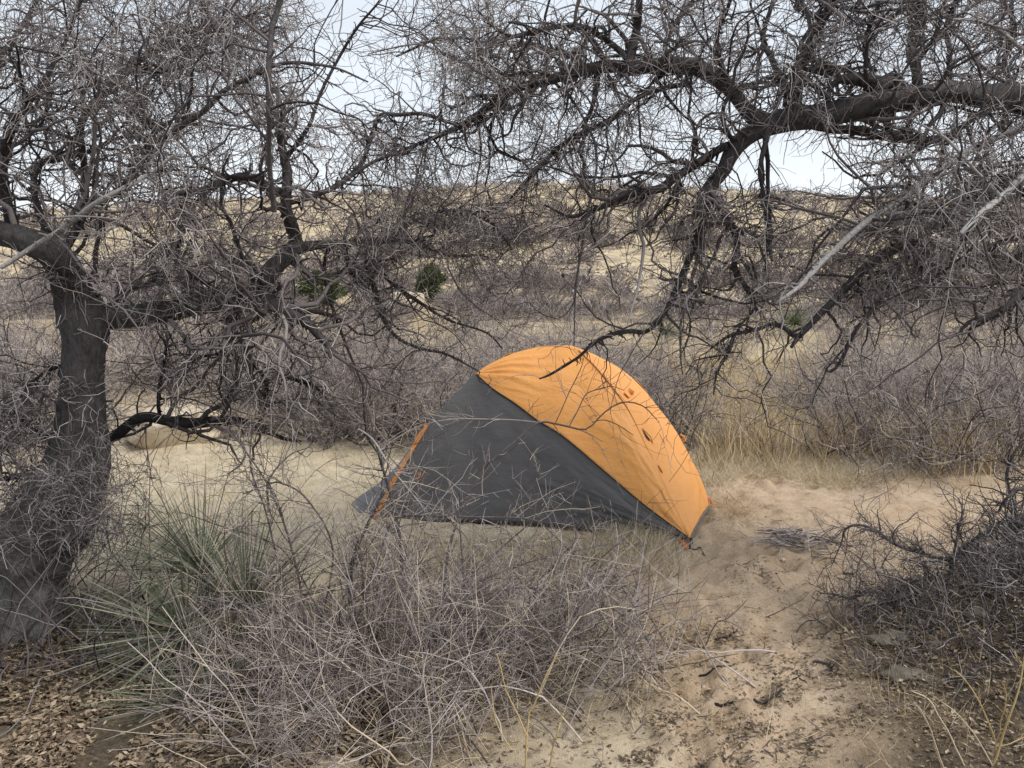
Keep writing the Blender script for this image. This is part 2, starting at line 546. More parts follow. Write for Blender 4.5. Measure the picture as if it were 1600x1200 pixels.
def rock_mat(name, stops, sc=1.0):
    m, nt, bs, out = new_mat(name)
    g = nt.nodes.new('ShaderNodeTexCoord')
    n = tex_noise(nt, g.outputs['Object'], 4 * sc, 8, 0.7)
    n2 = tex_noise(nt, g.outputs['Object'], 40 * sc, 4, 0.7)
    r = ramp_node(nt, stops)
    a = nt.nodes.new('ShaderNodeMath'); a.operation = 'MULTIPLY_ADD'
    nt.links.new(n2.outputs['Fac'], a.inputs[0]); a.inputs[1].default_value = 0.35
    b = nt.nodes.new('ShaderNodeMath'); b.operation = 'MULTIPLY'; b.inputs[1].default_value = 0.65
    nt.links.new(n.outputs['Fac'], b.inputs[0]); nt.links.new(b.outputs[0], a.inputs[2])
    nt.links.new(a.outputs[0], r.inputs['Fac'])
    nt.links.new(r.outputs['Color'], bs.inputs['Base Color'])
    bs.inputs['Roughness'].default_value = 0.95
    bump(nt, bs, a.outputs[0], 0.7, 0.03)
    return m


M_rock = rock_mat('pale_granite', [(0.3, (0.30, 0.235, 0.17)), (0.5, (0.46, 0.385, 0.285)), (0.7, (0.58, 0.51, 0.41))])
M_rock2 = rock_mat('brown_stone', [(0.3, (0.12, 0.09, 0.065)), (0.55, (0.21, 0.165, 0.12)), (0.75, (0.32, 0.26, 0.20))])
M_rock3 = rock_mat('grey_stone', [(0.3, (0.08, 0.066, 0.05)), (0.55, (0.16, 0.138, 0.108)), (0.75, (0.28, 0.245, 0.195))], 2)


def cloth_mat(name, c, c2, rough=0.5, transl=0.12, bmp=0.55):
    m, nt, bs, out = new_mat(name)
    g = nt.nodes.new('ShaderNodeNewGeometry')
    v = g.outputs['Position']
    n = tex_noise(nt, v, 3.5, 4, 0.6)
    r = ramp_node(nt, [(0.3, c), (0.7, c2)])
    nt.links.new(n.outputs['Fac'], r.inputs['Fac'])
    nt.links.new(r.outputs['Color'], bs.inputs['Base Color'])
    bs.inputs['Roughness'].default_value = rough
    bs.inputs['Specular IOR Level'].default_value = 0.4
    f1 = tex_noise(nt, v, 11, 3, 0.6, (1.0, 1.0, 2.4))
    f2 = tex_noise(nt, v, 45, 3, 0.6)
    a = nt.nodes.new('ShaderNodeMath'); a.operation = 'MULTIPLY_ADD'
    nt.links.new(f2.outputs['Fac'], a.inputs[0]); a.inputs[1].default_value = 0.22
    nt.links.new(f1.outputs['Fac'], a.inputs[2])
    bump(nt, bs, a.outputs[0], bmp, 0.02)
    t = nt.nodes.new('ShaderNodeBsdfTranslucent')
    nt.links.new(r.outputs['Color'], t.inputs['Color'])
    mx = nt.nodes.new('ShaderNodeMixShader'); mx.inputs[0].default_value = transl
    nt.links.new(bs.outputs[0], mx.inputs[1]); nt.links.new(t.outputs[0], mx.inputs[2])
    nt.links.new(mx.outputs[0], out.inputs['Surface'])
    return m


M_orange = cloth_mat('orange_nylon', (0.77, 0.345, 0.092), (0.82, 0.38, 0.104), 0.5, 0.10, 0.38)
M_grey = cloth_mat('charcoal_nylon', (0.105, 0.102, 0.105), (0.125, 0.122, 0.125), 0.45, 0.04, 0.22)
M_lgrey = cloth_mat('grey_nylon', (0.13, 0.132, 0.145), (0.165, 0.167, 0.18), 0.45, 0.1)
M_black = cloth_mat('black_webbing', (0.012, 0.012, 0.013), (0.02, 0.02, 0.02), 0.6, 0.0)
M_dorange = cloth_mat('rust_orange_webbing', (0.50, 0.12, 0.022), (0.58, 0.16, 0.03), 0.6, 0.0)
M_zip = cloth_mat('orange_zip_tape', (0.66, 0.24, 0.06), (0.75, 0.30, 0.08), 0.55, 0.05)
M_print = cloth_mat('faded_brown_print', (0.50, 0.24, 0.10), (0.52, 0.25, 0.11), 0.6, 0.0)
M_metal = bpy.data.materials.new('dull_aluminium'); M_metal.use_nodes = True
M_metal.node_tree.nodes['Principled BSDF'].inputs['Metallic'].default_value = 0.9
M_metal.node_tree.nodes['Principled BSDF'].inputs['Roughness'].default_value = 0.4
M_metal.node_tree.nodes['Principled BSDF'].inputs['Base Color'].default_value = (0.35, 0.35, 0.37, 1)

# ------------------------------------------------------------------ ground: one sheet to the far side of the hill
rg = np.random.default_rng(11)


def axis(lo, hi, step, far_lo, far_hi, n):
    mid = np.arange(lo, hi, step)
    g = np.geomspace(step, 1, 2)
    def outw(start, end, n):
        k = np.linspace(0, 1, n + 1)[1:]
        span = end - start
        a = 3.8
        return start + span * (np.exp(a * k) - 1) / (math.exp(a) - 1)
    return np.concatenate([outw(lo, far_lo, n)[::-1], mid, outw(mid[-1], far_hi, n)])


gx = axis(-2.8, 3.0, 0.026, -260, 260, 64)
gy = np.concatenate([-40 + np.linspace(0, 1, 12)[:-1] * 41.9, np.arange(1.9, 8.0, 0.027), 8.0 + (300 - 8.0) * (np.exp(3.6 * np.linspace(0, 1, 150)) - 1) / (math.exp(3.6) - 1)])
X, Y = np.meshgrid(gx, gy)
Z = ground_z(X, Y)
near = sstep(14, 8, Y) * sstep(7, 4, np.abs(X))
# bare sand of the clearing and the path towards the camera; elsewhere grass and leaf mould
path = sstep(0.25, 0.6, X + 0.10 * (Y - 3.0) + 0.15 * fbm(X, Y, 3, 1.2)) * sstep(2.6, 1.6, X - 0.62 * (Y - 3.0) + 0.25 * fbm(X + 9, Y, 3, 1.0)) * sstep(7.2, 6.2, Y + 0.5 * fbm(X, Y + 4, 3, 0.8)) * sstep(-1, 1.5, Y)
mould = np.maximum(sstep(-0.6, -1.0, X + 0.4 * fbm(X, Y, 3, 1.1)) * sstep(4.3, 3.6, Y + 0.4 * fbm(X + 5, Y, 3, 1.3)),
                   sstep(0.9, 1.5, X - 0.55 * (Y - 3.0) + 0.35 * fbm(X, Y, 3, 1.5)) * sstep(3.9, 3.3, Y + 0.3 * fbm(X, Y, 2, 1.4)))
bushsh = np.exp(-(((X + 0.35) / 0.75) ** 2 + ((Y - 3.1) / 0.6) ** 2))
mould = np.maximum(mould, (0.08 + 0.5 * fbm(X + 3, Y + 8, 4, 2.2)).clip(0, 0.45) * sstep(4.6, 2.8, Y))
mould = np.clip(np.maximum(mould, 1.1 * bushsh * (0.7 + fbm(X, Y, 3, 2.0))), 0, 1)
hillm = sstep(8.6, 11.5, Y + 1.5 * fbm(X, Y, 3, 0.5))
grassm = (1 - path) * (1 - mould) * (1 - hillm)
relief = 0.030 * fbm(X, Y, 4, 2.4) + 0.040 * fbm(X + 40, Y, 4, 7.5)
# scuffed footprints
foot = np.zeros_like(X)
for k in range(520):
    fy = rg.uniform(2.4, 6.6)
    fx = 0.55 + 0.42 * (fy - 2.6) * rg.uniform(0.2, 1.1) + rg.normal(0, 0.35)
    an = rg.uniform(-0.9, 0.9)
    jx = slice(*np.searchsorted(gx, [fx - 0.35, fx + 0.35])); jy = slice(*np.searchsorted(gy, [fy - 0.35, fy + 0.35]))
    dx, dy = X[jy, jx] - fx, Y[jy, jx] - fy
    u = dx * math.cos(an) + dy * math.sin(an); v = -dx * math.sin(an) + dy * math.cos(an)
    sz_ = rg.choice([0.45, 0.6, 1.0], p=[0.45, 0.3, 0.25])
    r2 = (u / (sz_ * rg.uniform(0.045, 0.06))) ** 2 + (v / (sz_ * rg.uniform(0.08, 0.13))) ** 2
    foot[jy, jx] += sz_ ** 0.7 * rg.uniform(0.010, 0.030) * (-np.exp(-r2) + 0.55 * np.exp(-((np.sqrt(r2) - 1.5) / 0.35) ** 2))
micro = relief + foot * np.clip(path * 1.2, 0, 1)
micro = micro * (1 - 0.8 * np.exp(-(((X - 0.2) / 1.05) ** 2 + ((Y - 5.5) / 0.85) ** 2) ** 2))      # ground trodden flat under the tent
Z = Z + near * micro
gm = MB()
nx, ny = len(gx), len(gy)
ii = np.arange(nx * ny).reshape(ny, nx)
gm.add(np.stack([X, Y, Z], -1), np.stack([ii[:-1, :-1], ii[:-1, 1:], ii[1:, 1:], ii[1:, :-1]], -1))
ground = gm.build('ground', ground_mat())
tag(ground, 'pale trampled sand clearing running back to a tan grassy hillside', None, None, 'structure')
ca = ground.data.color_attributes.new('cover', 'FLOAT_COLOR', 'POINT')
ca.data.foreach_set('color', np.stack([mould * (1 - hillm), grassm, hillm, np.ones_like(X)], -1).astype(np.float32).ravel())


def surf(x, y):
    """height of the built ground sheet"""
    x = np.asarray(x, float); y = np.asarray(y, float)
    i = np.clip(np.searchsorted(gx, x) - 1, 0, nx - 2); j = np.clip(np.searchsorted(gy, y) - 1, 0, ny - 2)
    fx = np.clip((x - gx[i]) / (gx[i + 1] - gx[i]), 0, 1); fy = np.clip((y - gy[j]) / (gy[j + 1] - gy[j]), 0, 1)
    return (Z[j, i] * (1 - fx) + Z[j, i + 1] * fx) * (1 - fy) + (Z[j + 1, i] * (1 - fx) + Z[j + 1, i + 1] * fx) * fy


def on(x, y, dz=0.0):
    return Vector((float(x), float(y), float(surf(x, y)) + dz))


# ------------------------------------------------------------------ the tent
def dcurve(pts, n):
    """pts: (px, py, distance) -> n world points evenly along the curve"""
    s = np.asarray(pts, float)
    return catmull(at(s[:, 0], s[:, 1], s[:, 2]), n)


tent_base = on(0.25, 5.35)
tent = empty('dome_tent', tent_base, 'orange and charcoal dome tent pitched on the sand behind the twiggy bush', 'tent')

RIDGE = [(900, 543, 5.60), (925, 567, 5.48), (955, 602, 5.34), (982, 640, 5.21), (1010, 698, 5.06), (1026, 734, 4.97), (1043, 773, 4.83), (1062, 812, 4.70), (1078, 841, 4.59)]
RSIL = [(900, 543, 5.60), (927, 554, 5.63), (970, 577, 5.65), (1002, 605, 5.66), (1027, 635, 5.66), (1055, 672, 5.64), (1077, 712, 5.60), (1092, 742, 5.56), (1103, 770, 5.50), (1107, 791, 5.45)]
SEAM = [(744, 584, 5.45), (770, 607, 5.36), (807, 632, 5.27), (840, 657, 5.19), (880, 682, 5.09), (937, 730, 4.95), (998, 782, 4.79), (1035, 810, 4.70), (1078, 841, 4.59)]
TOPSIL = [(744, 584, 5.45), (760, 572, 5.50), (790, 557, 5.56), (820, 547, 5.60), (850, 541, 5.63), (880, 540, 5.62), (900, 543, 5.60)]
LSIL = [(584, 817, 5.08), (606, 772, 5.13), (628, 732, 5.18), (650, 694, 5.24), (670, 661, 5.30), (700, 628, 5.36), (722, 606, 5.41), (744, 584, 5.45)]
BASE = [(584, 817, 5.08), (640, 815, 5.06), (700, 814, 5.03), (760, 815, 5.00), (830, 818, 4.95), (900, 825, 4.88), (970, 832, 4.77), (1030, 838, 4.67), (1078, 841, 4.59)]


def sheet(name, C0, C1, n_v, mat, bulge=0.0, wr=0.0, wdir=1, parent=tent, seed=0, thick=0.0, inward=None, u_mask=None, wr_fn=None):
    """cloth spanning two curves of equal length, pushed out by BULGE and creased by WR"""
    n = len(C0)
    v = np.linspace(0, 1, n_v)[None, :, None]
    P = C0[:, None] * (1 - v) + C1[:, None] * v
    du = np.gradient(P, axis=0); dv = np.gradient(P, axis=1)
    nn = norm(np.cross(du, dv))
    mid = nn.reshape(-1, 3).mean(0)
    c = P.reshape(-1, 3).mean(0)
    ctr = np.array([0.15, 5.75, 0.35])
    if np.dot(mid, c - ctr) < 0: nn = -nn
    U = np.linspace(0, 1, n)[:, None] * np.ones(n_v)
    V = np.ones(n)[:, None] * v[0, :, 0]
    span = np.linalg.norm(C1 - C0, axis=-1)[:, None]
    off = bulge * np.sin(np.pi * V) * np.minimum(span / 0.3, 1)
    edge = np.minimum(1, 8 * np.minimum(V, 1 - V) * (1 if wr else 0)) * np.minimum(1, 10 * np.minimum(U, 1 - U) + 0.15)
    if wr_fn is not None: off = off + wr_fn(U, V) * edge
    elif wr: off = off + wr * fbm(U * 6 + seed, V * 9 - seed, 4) * edge
    P = P + nn * off[..., None]
    if u_mask is not None: P = u_mask(P)
    mb = MB()
    i = np.arange(n * n_v).reshape(n, n_v)
    mb.add(P, np.stack([i[:-1, :-1], i[1:, :-1], i[1:, 1:], i[:-1, 1:]], -1))
    o = mb.build(name, mat, parent)
    md = o.modifiers.new('cloth', 'SOLIDIFY'); md.thickness = 0.003; md.offset = 0
    return o, P, nn


NT = 90
ridge = dcurve(RIDGE, NT); rsil = dcurve(RSIL, NT)
# end panel: the lower hem hangs in a catenary between the two corners
h = []
for k in range(NT):
    h.append(k / (NT - 1))
h = np.array(h)


def hem(P):
    m = P.shape[1]
    V = np.linspace(0, 1, m)
    up = 0.055 * np.sin(np.pi * V)
    f = sstep(0.55, 1.0, h)[:, None]
    P = P.copy()
    P[..., 2] += f * up[None]
    return P


def crease_end(U, V):
    corner = np.exp(-((U - 0.97) / 0.16) ** 2)
    return 0.010 * fbm(U * 5 + 3, V * 5, 3) + 0.004 * fbm(U * 14 + V * 6, V * 9, 3) + 0.018 * corner * fbm(U * 26 + V * 9, V * 6 + U * 4, 3)


end_o, endP, endN = sheet('end_panel', ridge, rsil, 26, M_orange, 0.035, 0.004, u_mask=hem, wr_fn=crease_end)
top_side = dcurve(TOPSIL + RIDGE[1:], NT)
seam = dcurve(SEAM, NT)
# match the two curves by their run along x so that folds lie level
xs = np.linspace(0, 1, NT)


def by_x(C, lo, hi, n=NT):
    x = C[:, 0]; t = np.linspace(0, 1, n) ** 0.9
    xt = lo + (hi - lo) * t
    return np.stack([np.interp(xt, x, C[:, k]) for k in range(3)], 1)


x0, x1 = seam[0, 0], seam[-1, 0]
fine = lambda pts: dcurve(pts, 400)
tsx, smx = by_x(fine(TOPSIL + RIDGE[1:]), x0, x1), by_x(fine(SEAM), x0, x1)


def crease_top(U, V):
    gather = np.exp(-((U - 0.16) / 0.22) ** 2) * np.exp(-((V - 0.33) / 0.3) ** 2)
    s = 0.0045 * np.sin(V * 44 + 5 * fbm(U * 3, V * 4, 2) + U * 7) * gather
    return 1.5 * s + 0.009 * fbm(U * 4 + V * 3, V * 7 + U * 6, 4) + 0.006 * fbm(U * 13 - V * 9, V * 3 + U * 5, 3) * sstep(0.4, 0.9, U)


side_o, sideP, sideN = sheet('fly_top', tsx, smx, 46, M_orange, 0.03, 0.004, wr_fn=crease_top)
gx0, gx1 = dcurve(LSIL, 2)[0, 0], x1
gtop = by_x(fine(LSIL + SEAM[1:]), gx0, gx1, 120); gbot = by_x(fine(BASE), gx0, gx1, 120)


def crease_grey(U, V):
    low = np.exp(-((V - 0.8) / 0.3) ** 2) * np.exp(-((U - 0.8) / 0.28) ** 2)
    return 0.010 * fbm(U * 4 + 7, V * 5, 4) + 0.022 * low * fbm(U * 5 + V * 10, V * 13 + U * 4, 3) + 0.005 * fbm(U * 22, V * 10, 3)


grey_o, greyP, greyN = sheet('side_panel', gtop, gbot, 44, M_grey, 0.02, 0.004, wr_fn=crease_grey)

# orange zip tape up the left edge of the charcoal panel, and the paler flap beyond it
tape = fine(LSIL[:5])[::10]
t_in = tape + np.array([0.0, -0.012, 0.006])
wob = 0.004 + 0.010 * np.abs(np.sin(np.linspace(0, 13, len(tape))))
t_out = t_in + np.stack([-wob - 0.008, 0 * wob - 0.006, wob * 0.2], 1)
t_in = t_in + np.array([0.012, 0, 0.0])
sheet('zip_tape', t_in, t_out, 5, M_zip, 0.004, 0.0)
FLAP_L = [(532, 806, 5.42), (560, 777, 5.44), (600, 749, 5.45), (640, 705, 5.44), (664, 668, 5.36), (671, 661, 5.31)]
fl = dcurve(FLAP_L, 30)
fr = fine(LSIL[:5])
fr = fr[np.linspace(0, len(fr) - 1, 30).astype(int)] + np.array([-0.004, 0.006, 0])
sheet('vestibule_flap', fl, fr, 14, M_lgrey, 0.012, 0.004, wr_fn=lambda U, V: 0.012 * fbm(U * 5, V * 5, 3))

# far side: the other door panel and the back of the top
BACK_BASE = np.array([gp(1107, 797) + [0, 0.02, 0.05], [1.10, 6.05, 0.06], [0.75, 6.55, 0.05], [0.25, 6.75, 0.05], [-0.28, 6.45, 0.05], [-0.66, 5.95, 0.05], at(532, 806, 5.42)])
BACK_TOP = np.array(np.concatenate([rsil[[NT - 1, 66, 44, 22]], tsx[[18, 8, 0]], dcurve(FLAP_L, 12)[[10, 7, 3, 0]]]))
bt = catmull(BACK_TOP, 70); bb = catmull(BACK_BASE, 70)
bm_ = bt * 0.75 + bb * 0.25 + np.array([0, 0.10, 0.03]) * np.sin(np.pi * np.linspace(0, 1, 70))[:, None]
bt = bt + np.array([0, 0.006, -0.014])
sheet('rear_top_panel', bt, bm_, 14, M_orange, 0.0, 0.0)
sheet('rear_side_panel', bm_, bb, 16, M_grey, 0.01, 0.004)

# inner tent and dark tub floor seen in the gap under the hem
cor = np.array([gp(1074, 853), gp(1108, 797), [-0.15, 6.55, 0], [-0.72, 5.45, 0]])
tub = MB()
N_ = 24
ring = np.concatenate([cor[k] + (cor[(k + 1) % 4] - cor[k]) * np.linspace(0, 1, N_, endpoint=False)[:, None] for k in range(4)])
cc = ring.mean(0)
r0 = cc + (ring - cc) * 0.92; r1 = cc + (ring - cc) * 0.86
r0[:, 2] = surf(r0[:, 0], r0[:, 1]) + 0.004; r1[:, 2] = 0.09 + 0.006 * rg.normal(size=len(r1))
m_ = len(ring); a_ = np.arange(m_); b_ = (a_ + 1) % m_
tub.add(np.concatenate([r0, r1, cc[None] + [0, 0, 0.01]]), np.stack([a_, b_, b_ + m_, a_ + m_], 1), np.stack([a_, b_, np.full(m_, 2 * m_)], 1))
tub.build('tub_floor', M_black, tent)
inner = MB()
top_in = np.array([0.25, 5.75, 0.93])
r2 = r1 * 0.6 + np.array([0.25, 5.75, 0]) * 0.4; r2[:, 2] = 0.62
r1 = cc + (ring - cc) * 0.72; r1[:, 2] = 0.11
r2 = r1 * 0.4 + np.array([0.2, 5.75, 0]) * 0.6; r2[:, 2] = 0.5; top_in[2] = 0.62
inner.add(np.concatenate([r1, r2, top_in[None]]), np.stack([a_, b_, b_ + m_, a_ + m_], 1), np.stack([a_ + m_, b_ + m_, np.full(m_, 2 * m_)], 1))
inner.build('inner_tent', M_grey, tent)

# dark binding along the hem of the end panel and piping along the orange seam
hemline = endP[-1]
mb = MB(); tube(mb, hemline + np.array([0.004, -0.004, -0.002]), np.full(len(hemline), 0.008), 6); mb.build('hem_binding', M_grey, tent)
mb = MB(); tube(mb, seam[:-1] + np.array([0.0, -0.006, 0.0]), np.full(NT - 1, 0.0032), 5); mb.build('seam_piping', M_black, tent)
mb = MB(); tube(mb, ridge[2:-1] + np.array([-0.002, -0.006, 0.004]), np.full(NT - 3, 0.0045), 6); mb.build('pole_seam', M_orange, tent)
mb = MB(); tube(mb, gbot[4:-1] + np.array([0.0, -0.004, -0.003]), np.full(len(gbot) - 5, 0.005), 5); mb.build('lower_binding', M_black, tent)


def strip(name, pts, w, mat, side=(1, 0, 0), thick=0.002, parent=tent):
    P = catmull(np.asarray(pts, float), max(6, 4 * len(pts)))
    s = np.asarray(side, float) / np.linalg.norm(side) * w / 2
    return sheet(name, P - s, P + s, 3, mat, parent=parent)[0]


# corner straps and pegs
A = at(1078, 842, 4.59); Ag = gp(1078, 866)
strip('corner_strap', [at(1063, 838, 4.62), at(1072, 858, 4.57)], 0.030, M_dorange, (1, 0.2, 0.2))
mb = MB(); tube(mb, catmull([A, at(1079, 855, 4.58), Ag + [0, 0, 0.005]], 8), np.full(8, 0.004), 5); tube(mb, catmull([A + [0.012, 0, 0], at(1083, 856, 4.58), Ag + [0.004, 0, 0.005]], 8), np.full(8, 0.003), 5)
mb.build('corner_cord', M_grey, tent)
mb = MB(); tube(mb, [Ag + [0, 0, 0.05], Ag + [-0.012, 0.01, -0.06]], np.full((2,), 0.006), 6, cap=True); mb.build('tent_peg', M_black, tent)
lg = gp(np.array([1081, 1088, 1094, 1101]), np.array([866, 861, 861, 866])); lg[:, 2] = surf(lg[:, 0], lg[:, 1]) + [0.004, 0.012, 0.012, 0.003]
strip('strap_tail', lg, 0.014, M_black, (0.2, 1, 0.1))
B = rsil[-1]
strip('corner_strap', [B + [0, 0, 0.06], B + [0.028, -0.006, 0.01], B + [0.045, -0.01, -0.03]], 0.022, M_dorange, (0.6, 0.5, 0.3))
bk = MB(); tube(bk, [B + [0.03, -0.01, -0.01], B + [0.052, -0.012, -0.028]], np.array([0.013, 0.013]), 8, cap=True); bk.build('buckle', M_black, tent)
mb = MB(); bg = on(B[0] + 0.07, B[1] - 0.02)
tube(mb, [B + [0.045, -0.01, -0.03], np.array(bg)], np.array([0.003, 0.003]), 5); mb.build('corner_cord', M_dorange, tent)


def frame_at(P, nn, i, j):
    """origin, along, across, outward on a panel"""
    p = P[i, j]; u = norm(P[i + 1, j] - P[i - 1, j]); n_ = nn[i, j]; v = norm(np.cross(n_, u))
    return p, u, v, n_


def nearest(P, px, py):
    d = P - np.array([0, 0, CAM_Z])
    f = d[..., 1] * CP - d[..., 2] * SP
    X_ = 800 + FPX * d[..., 0] / f; Y_ = 600 - FPX * (d[..., 1] * SP + d[..., 2] * CP) / f
    k = np.argmin((X_ - px) ** 2 + (Y_ - py) ** 2)
    i, j = np.unravel_index(k, X_.shape)
    return min(max(i, 1), P.shape[0] - 2), min(max(j, 1), P.shape[1] - 2)


# guy-out patch with a rust coloured loop near the top of the end panel
i, j = nearest(endP, 983, 616)
p, u, v, n_ = frame_at(endP, endN, i, j)
if v[0] < 0: v = -v
mb = MB()
pt = [p - 0.055 * v - 0.012 * u, p + 0.018 * v - 0.04 * u, p + 0.022 * v + 0.014 * u, p - 0.045 * v + 0.03 * u]
pt = [q_ + n_ * 0.006 for q_ in pt]
mb.add(pt, [[0, 1, 2, 3]]); mb.build('guy_patch', M_orange, tent)
mb = MB()
q0 = p + 0.020 * v + n_ * 0.006
tip = q0 - 0.045 * u + n_ * 0.012
w_ = [tip, q0 + 0.012 * u - 0.014 * v, q0 + 0.012 * u + 0.016 * v, q0 + 0.004 * u + n_ * 0.03]
mb.add(w_, None, [[0, 1, 3], [0, 3, 2], [1, 2, 3]]); mb.build('guy_loop', M_dorange, tent)
# open vent slot beside the pole seam with its little prop below
i, j = nearest(endP, 1007, 681)
p, u, v, n_ = frame_at(endP, endN, i, j)
if v[0] < 0: v = -v
mb = MB()
slot = [(-0.048, -0.012), (-0.018, 0.006), (0.012, 0.022), (0.036, 0.026), (0.038, 0.004), (0.012, -0.010)]
mb.add([p + a * u + b * v + n_ * 0.007 for a, b in slot] + [p + n_ * 0.0075], None, [[k, (k + 1) % 6, 6] for k in range(6)])
mb.build('vent_slot', M_black, tent)
hood = [p + a * u + b * v + n_ * c for a, b, c in ((-0.05, -0.013, 0.008), (-0.018, 0.008, 0.014), (0.014, 0.025, 0.020), (0.040, 0.031, 0.016), (0.060, 0.036, 0.010))]
mb = MB(); tube(mb, catmull(hood, 14), np.full(14, 0.0045), 6); mb.build('vent_hood_edge', M_orange, tent)
i, j = nearest(endP, 1029, 736)
p, u, v, n_ = frame_at(endP, endN, i, j)
if v[0] < 0: v = -v
mb = MB(); tube(mb, [p - 0.03 * u + n_ * 0.008, p + 0.006 * u + n_ * 0.01, p + 0.022 * u + 0.008 * v + n_ * 0.008], np.array([0.004, 0.005, 0.003]), 6, cap=True); mb.build('vent_toggle', M_dorange, tent)
# guy loop half way down the far edge
i, j = nearest(endP, 1062, 688)
p, u, v, n_ = frame_at(endP, endN, i, endP.shape[1] - 2)
mb = MB()
c_ = rsil[int(i)]
lp = [c_ + np.array([0.0, 0, 0.028]), c_ + np.array([0.024, -0.01, 0.012]), c_ + np.array([0.030, -0.01, -0.014]), c_ + np.array([0.012, 0, -0.024])]
tube(mb, catmull(lp, 12), np.full(12, 0.007), 6, cap=True); mb.build('guy_loop', M_zip, tent)
mb = MB(); tube(mb, [c_ + [0.028, -0.01, -0.012], c_ + [0.036, -0.01, -0.03]], np.array([0.006, 0.005]), 6, cap=True); mb.build('cord_lock', M_black, tent)
strip('zip_pull', [at(655, 738, 5.14), at(656, 748, 5.13)], 0.02, M_zip)


def mark(name, P, nn, px, py, strokes, k):
    """thin printed strokes lying on a panel; strokes in photograph pixels about (px, py)"""
    mb = MB()
    i, j = nearest(P, px, py)
    p, u, v, n_ = frame_at(P, nn, i, j)
    r = np.array([1.0, 0, 0]); r = norm(r - n_ * r.dot(n_))
    d = norm(np.cross(n_, r)); d = d if d[2] < 0 else -d
    s = p[1] / FPX
    for st in strokes:
        q_ = np.array([p + r * a * s * 1.15 + d * b * s * 1.1 + n_ * 0.004 for a, b in st])
        tube(mb, q_ if len(q_) > 2 else np.stack([q_[0], q_.mean(0), q_[1]]), np.full(max(3, len(q_)), k), 4)
    mb.build(name, M_print, tent)


mark('printed_logo', endP, endN, 1036, 688, [[(-7, -9), (-2, -3)], [(-3, -1), (1, -2), (3, 1)], [(-1, 3), (4, 1), (5, 5)], [(2, 8), (4, 4), (7, 8), (4, 11), (2, 8)]], 0.0016)
mark('printed_logo', sideP, sideN, 927, 650, [[(-6, 2), (-3, -1), (0, 1)], [(-1, -1), (2, -3), (5, -2)], [(-5, 5), (-3, 2), (-1, 4)], [(3, -4), (4, -1), (6, -3)]], 0.0017)

# gear pushed under the hem: a rust coloured stuff sack
def lumpy(rng, sub_u, sub_v, rad, amp, freq, seed, facets=0):
    u = np.linspace(0, np.pi, sub_u); v = np.linspace(0, 2 * np.pi, sub_v, endpoint=False)
    U, V = np.meshgrid(u, v, indexing='ij')
    D = np.stack([np.sin(U) * np.cos(V), np.sin(U) * np.sin(V), np.cos(U)], -1)
    nz = fbm(D[..., 0] * freq + seed, D[..., 1] * freq + D[..., 2] * freq * 0.7 + seed, 4) + 0.5 * fbm(D[..., 2] * freq * 1.7 - seed, D[..., 0] * freq + 3 * seed, 3)
    P = D * (1 + amp * nz)[..., None]
    fr_ = np.random.default_rng(int(abs(seed) * 1000) + 3)
    for k in range(facets):                               # broken faces
        n_ = norm(fr_.normal(size=3)); o_ = fr_.uniform(0.62, 0.9)
        ex = np.maximum((P * n_).sum(-1) - o_ - 0.03 * fbm(P[..., 0] * 5 + k, P[..., 1] * 5 + P[..., 2] * 3, 2), 0)
        P = P - n_ * (ex * 0.92)[..., None]
    P = P * np.asarray(rad)
    i = np.arange(sub_u * sub_v).reshape(sub_u, sub_v)
    j = np.roll(i, -1, 1)
    return P, np.stack([i[:-1], i[1:], j[1:], j[:-1]], -1)


for (px, py, Yd, rad, label) in ((825, 833, 5.10, (0.055, 0.05, 0.035), 'rust orange stuff sack poking out under the middle of the tent hem'),
                                 (692, 823, 5.16, (0.07, 0.04, 0.03), 'tan stuff sack poking out under the left of the tent hem')):
    g_ = at(px, py, Yd)
    P, q = lumpy(rg, 10, 14, rad, 0.4, 2.0, px * 0.1)
    mb = MB(); mb.add(P + np.array([g_[0], g_[1], float(surf(g_[0], g_[1])) + rad[2] * 0.8]), q)
    o = mb.build('stuff_sack', M_dorange if px > 800 else M_zip, None, True, tuple(on(g_[0], g_[1])))
    tag(o, label, 'bag')

# ------------------------------------------------------------------ boulders behind the left meadow
for (px, py, Yd, rad, mat, sd, label) in ((268, 694, 7.3, (0.34, 0.34, 0.25), M_rock, 3.3, 'pale cream granite boulder under the blackened low limb'),
                                          (372, 690, 7.7, (0.42, 0.30, 0.20), M_rock2, 8.1, 'flat brown boulder just right of the cream boulder')):
    g_ = at(px, py, Yd)
    P, q = lumpy(rg, 40, 64, np.array(rad) * 1.2, 0.38, 1.6, sd, 9)
    P[..., 2] = np.minimum(P[..., 2], rad[2] * (0.8 + 0.15 * fbm(P[..., 0] * 4, P[..., 1] * 4, 2)))
    mb = MB(); mb.add(P + np.array([g_[0], g_[1], float(surf(g_[0], g_[1])) + rad[2] * 0.3]), q)
    tag(mb.build('boulder', mat, None, True, tuple(on(g_[0], g_[1]))), label, 'boulder')
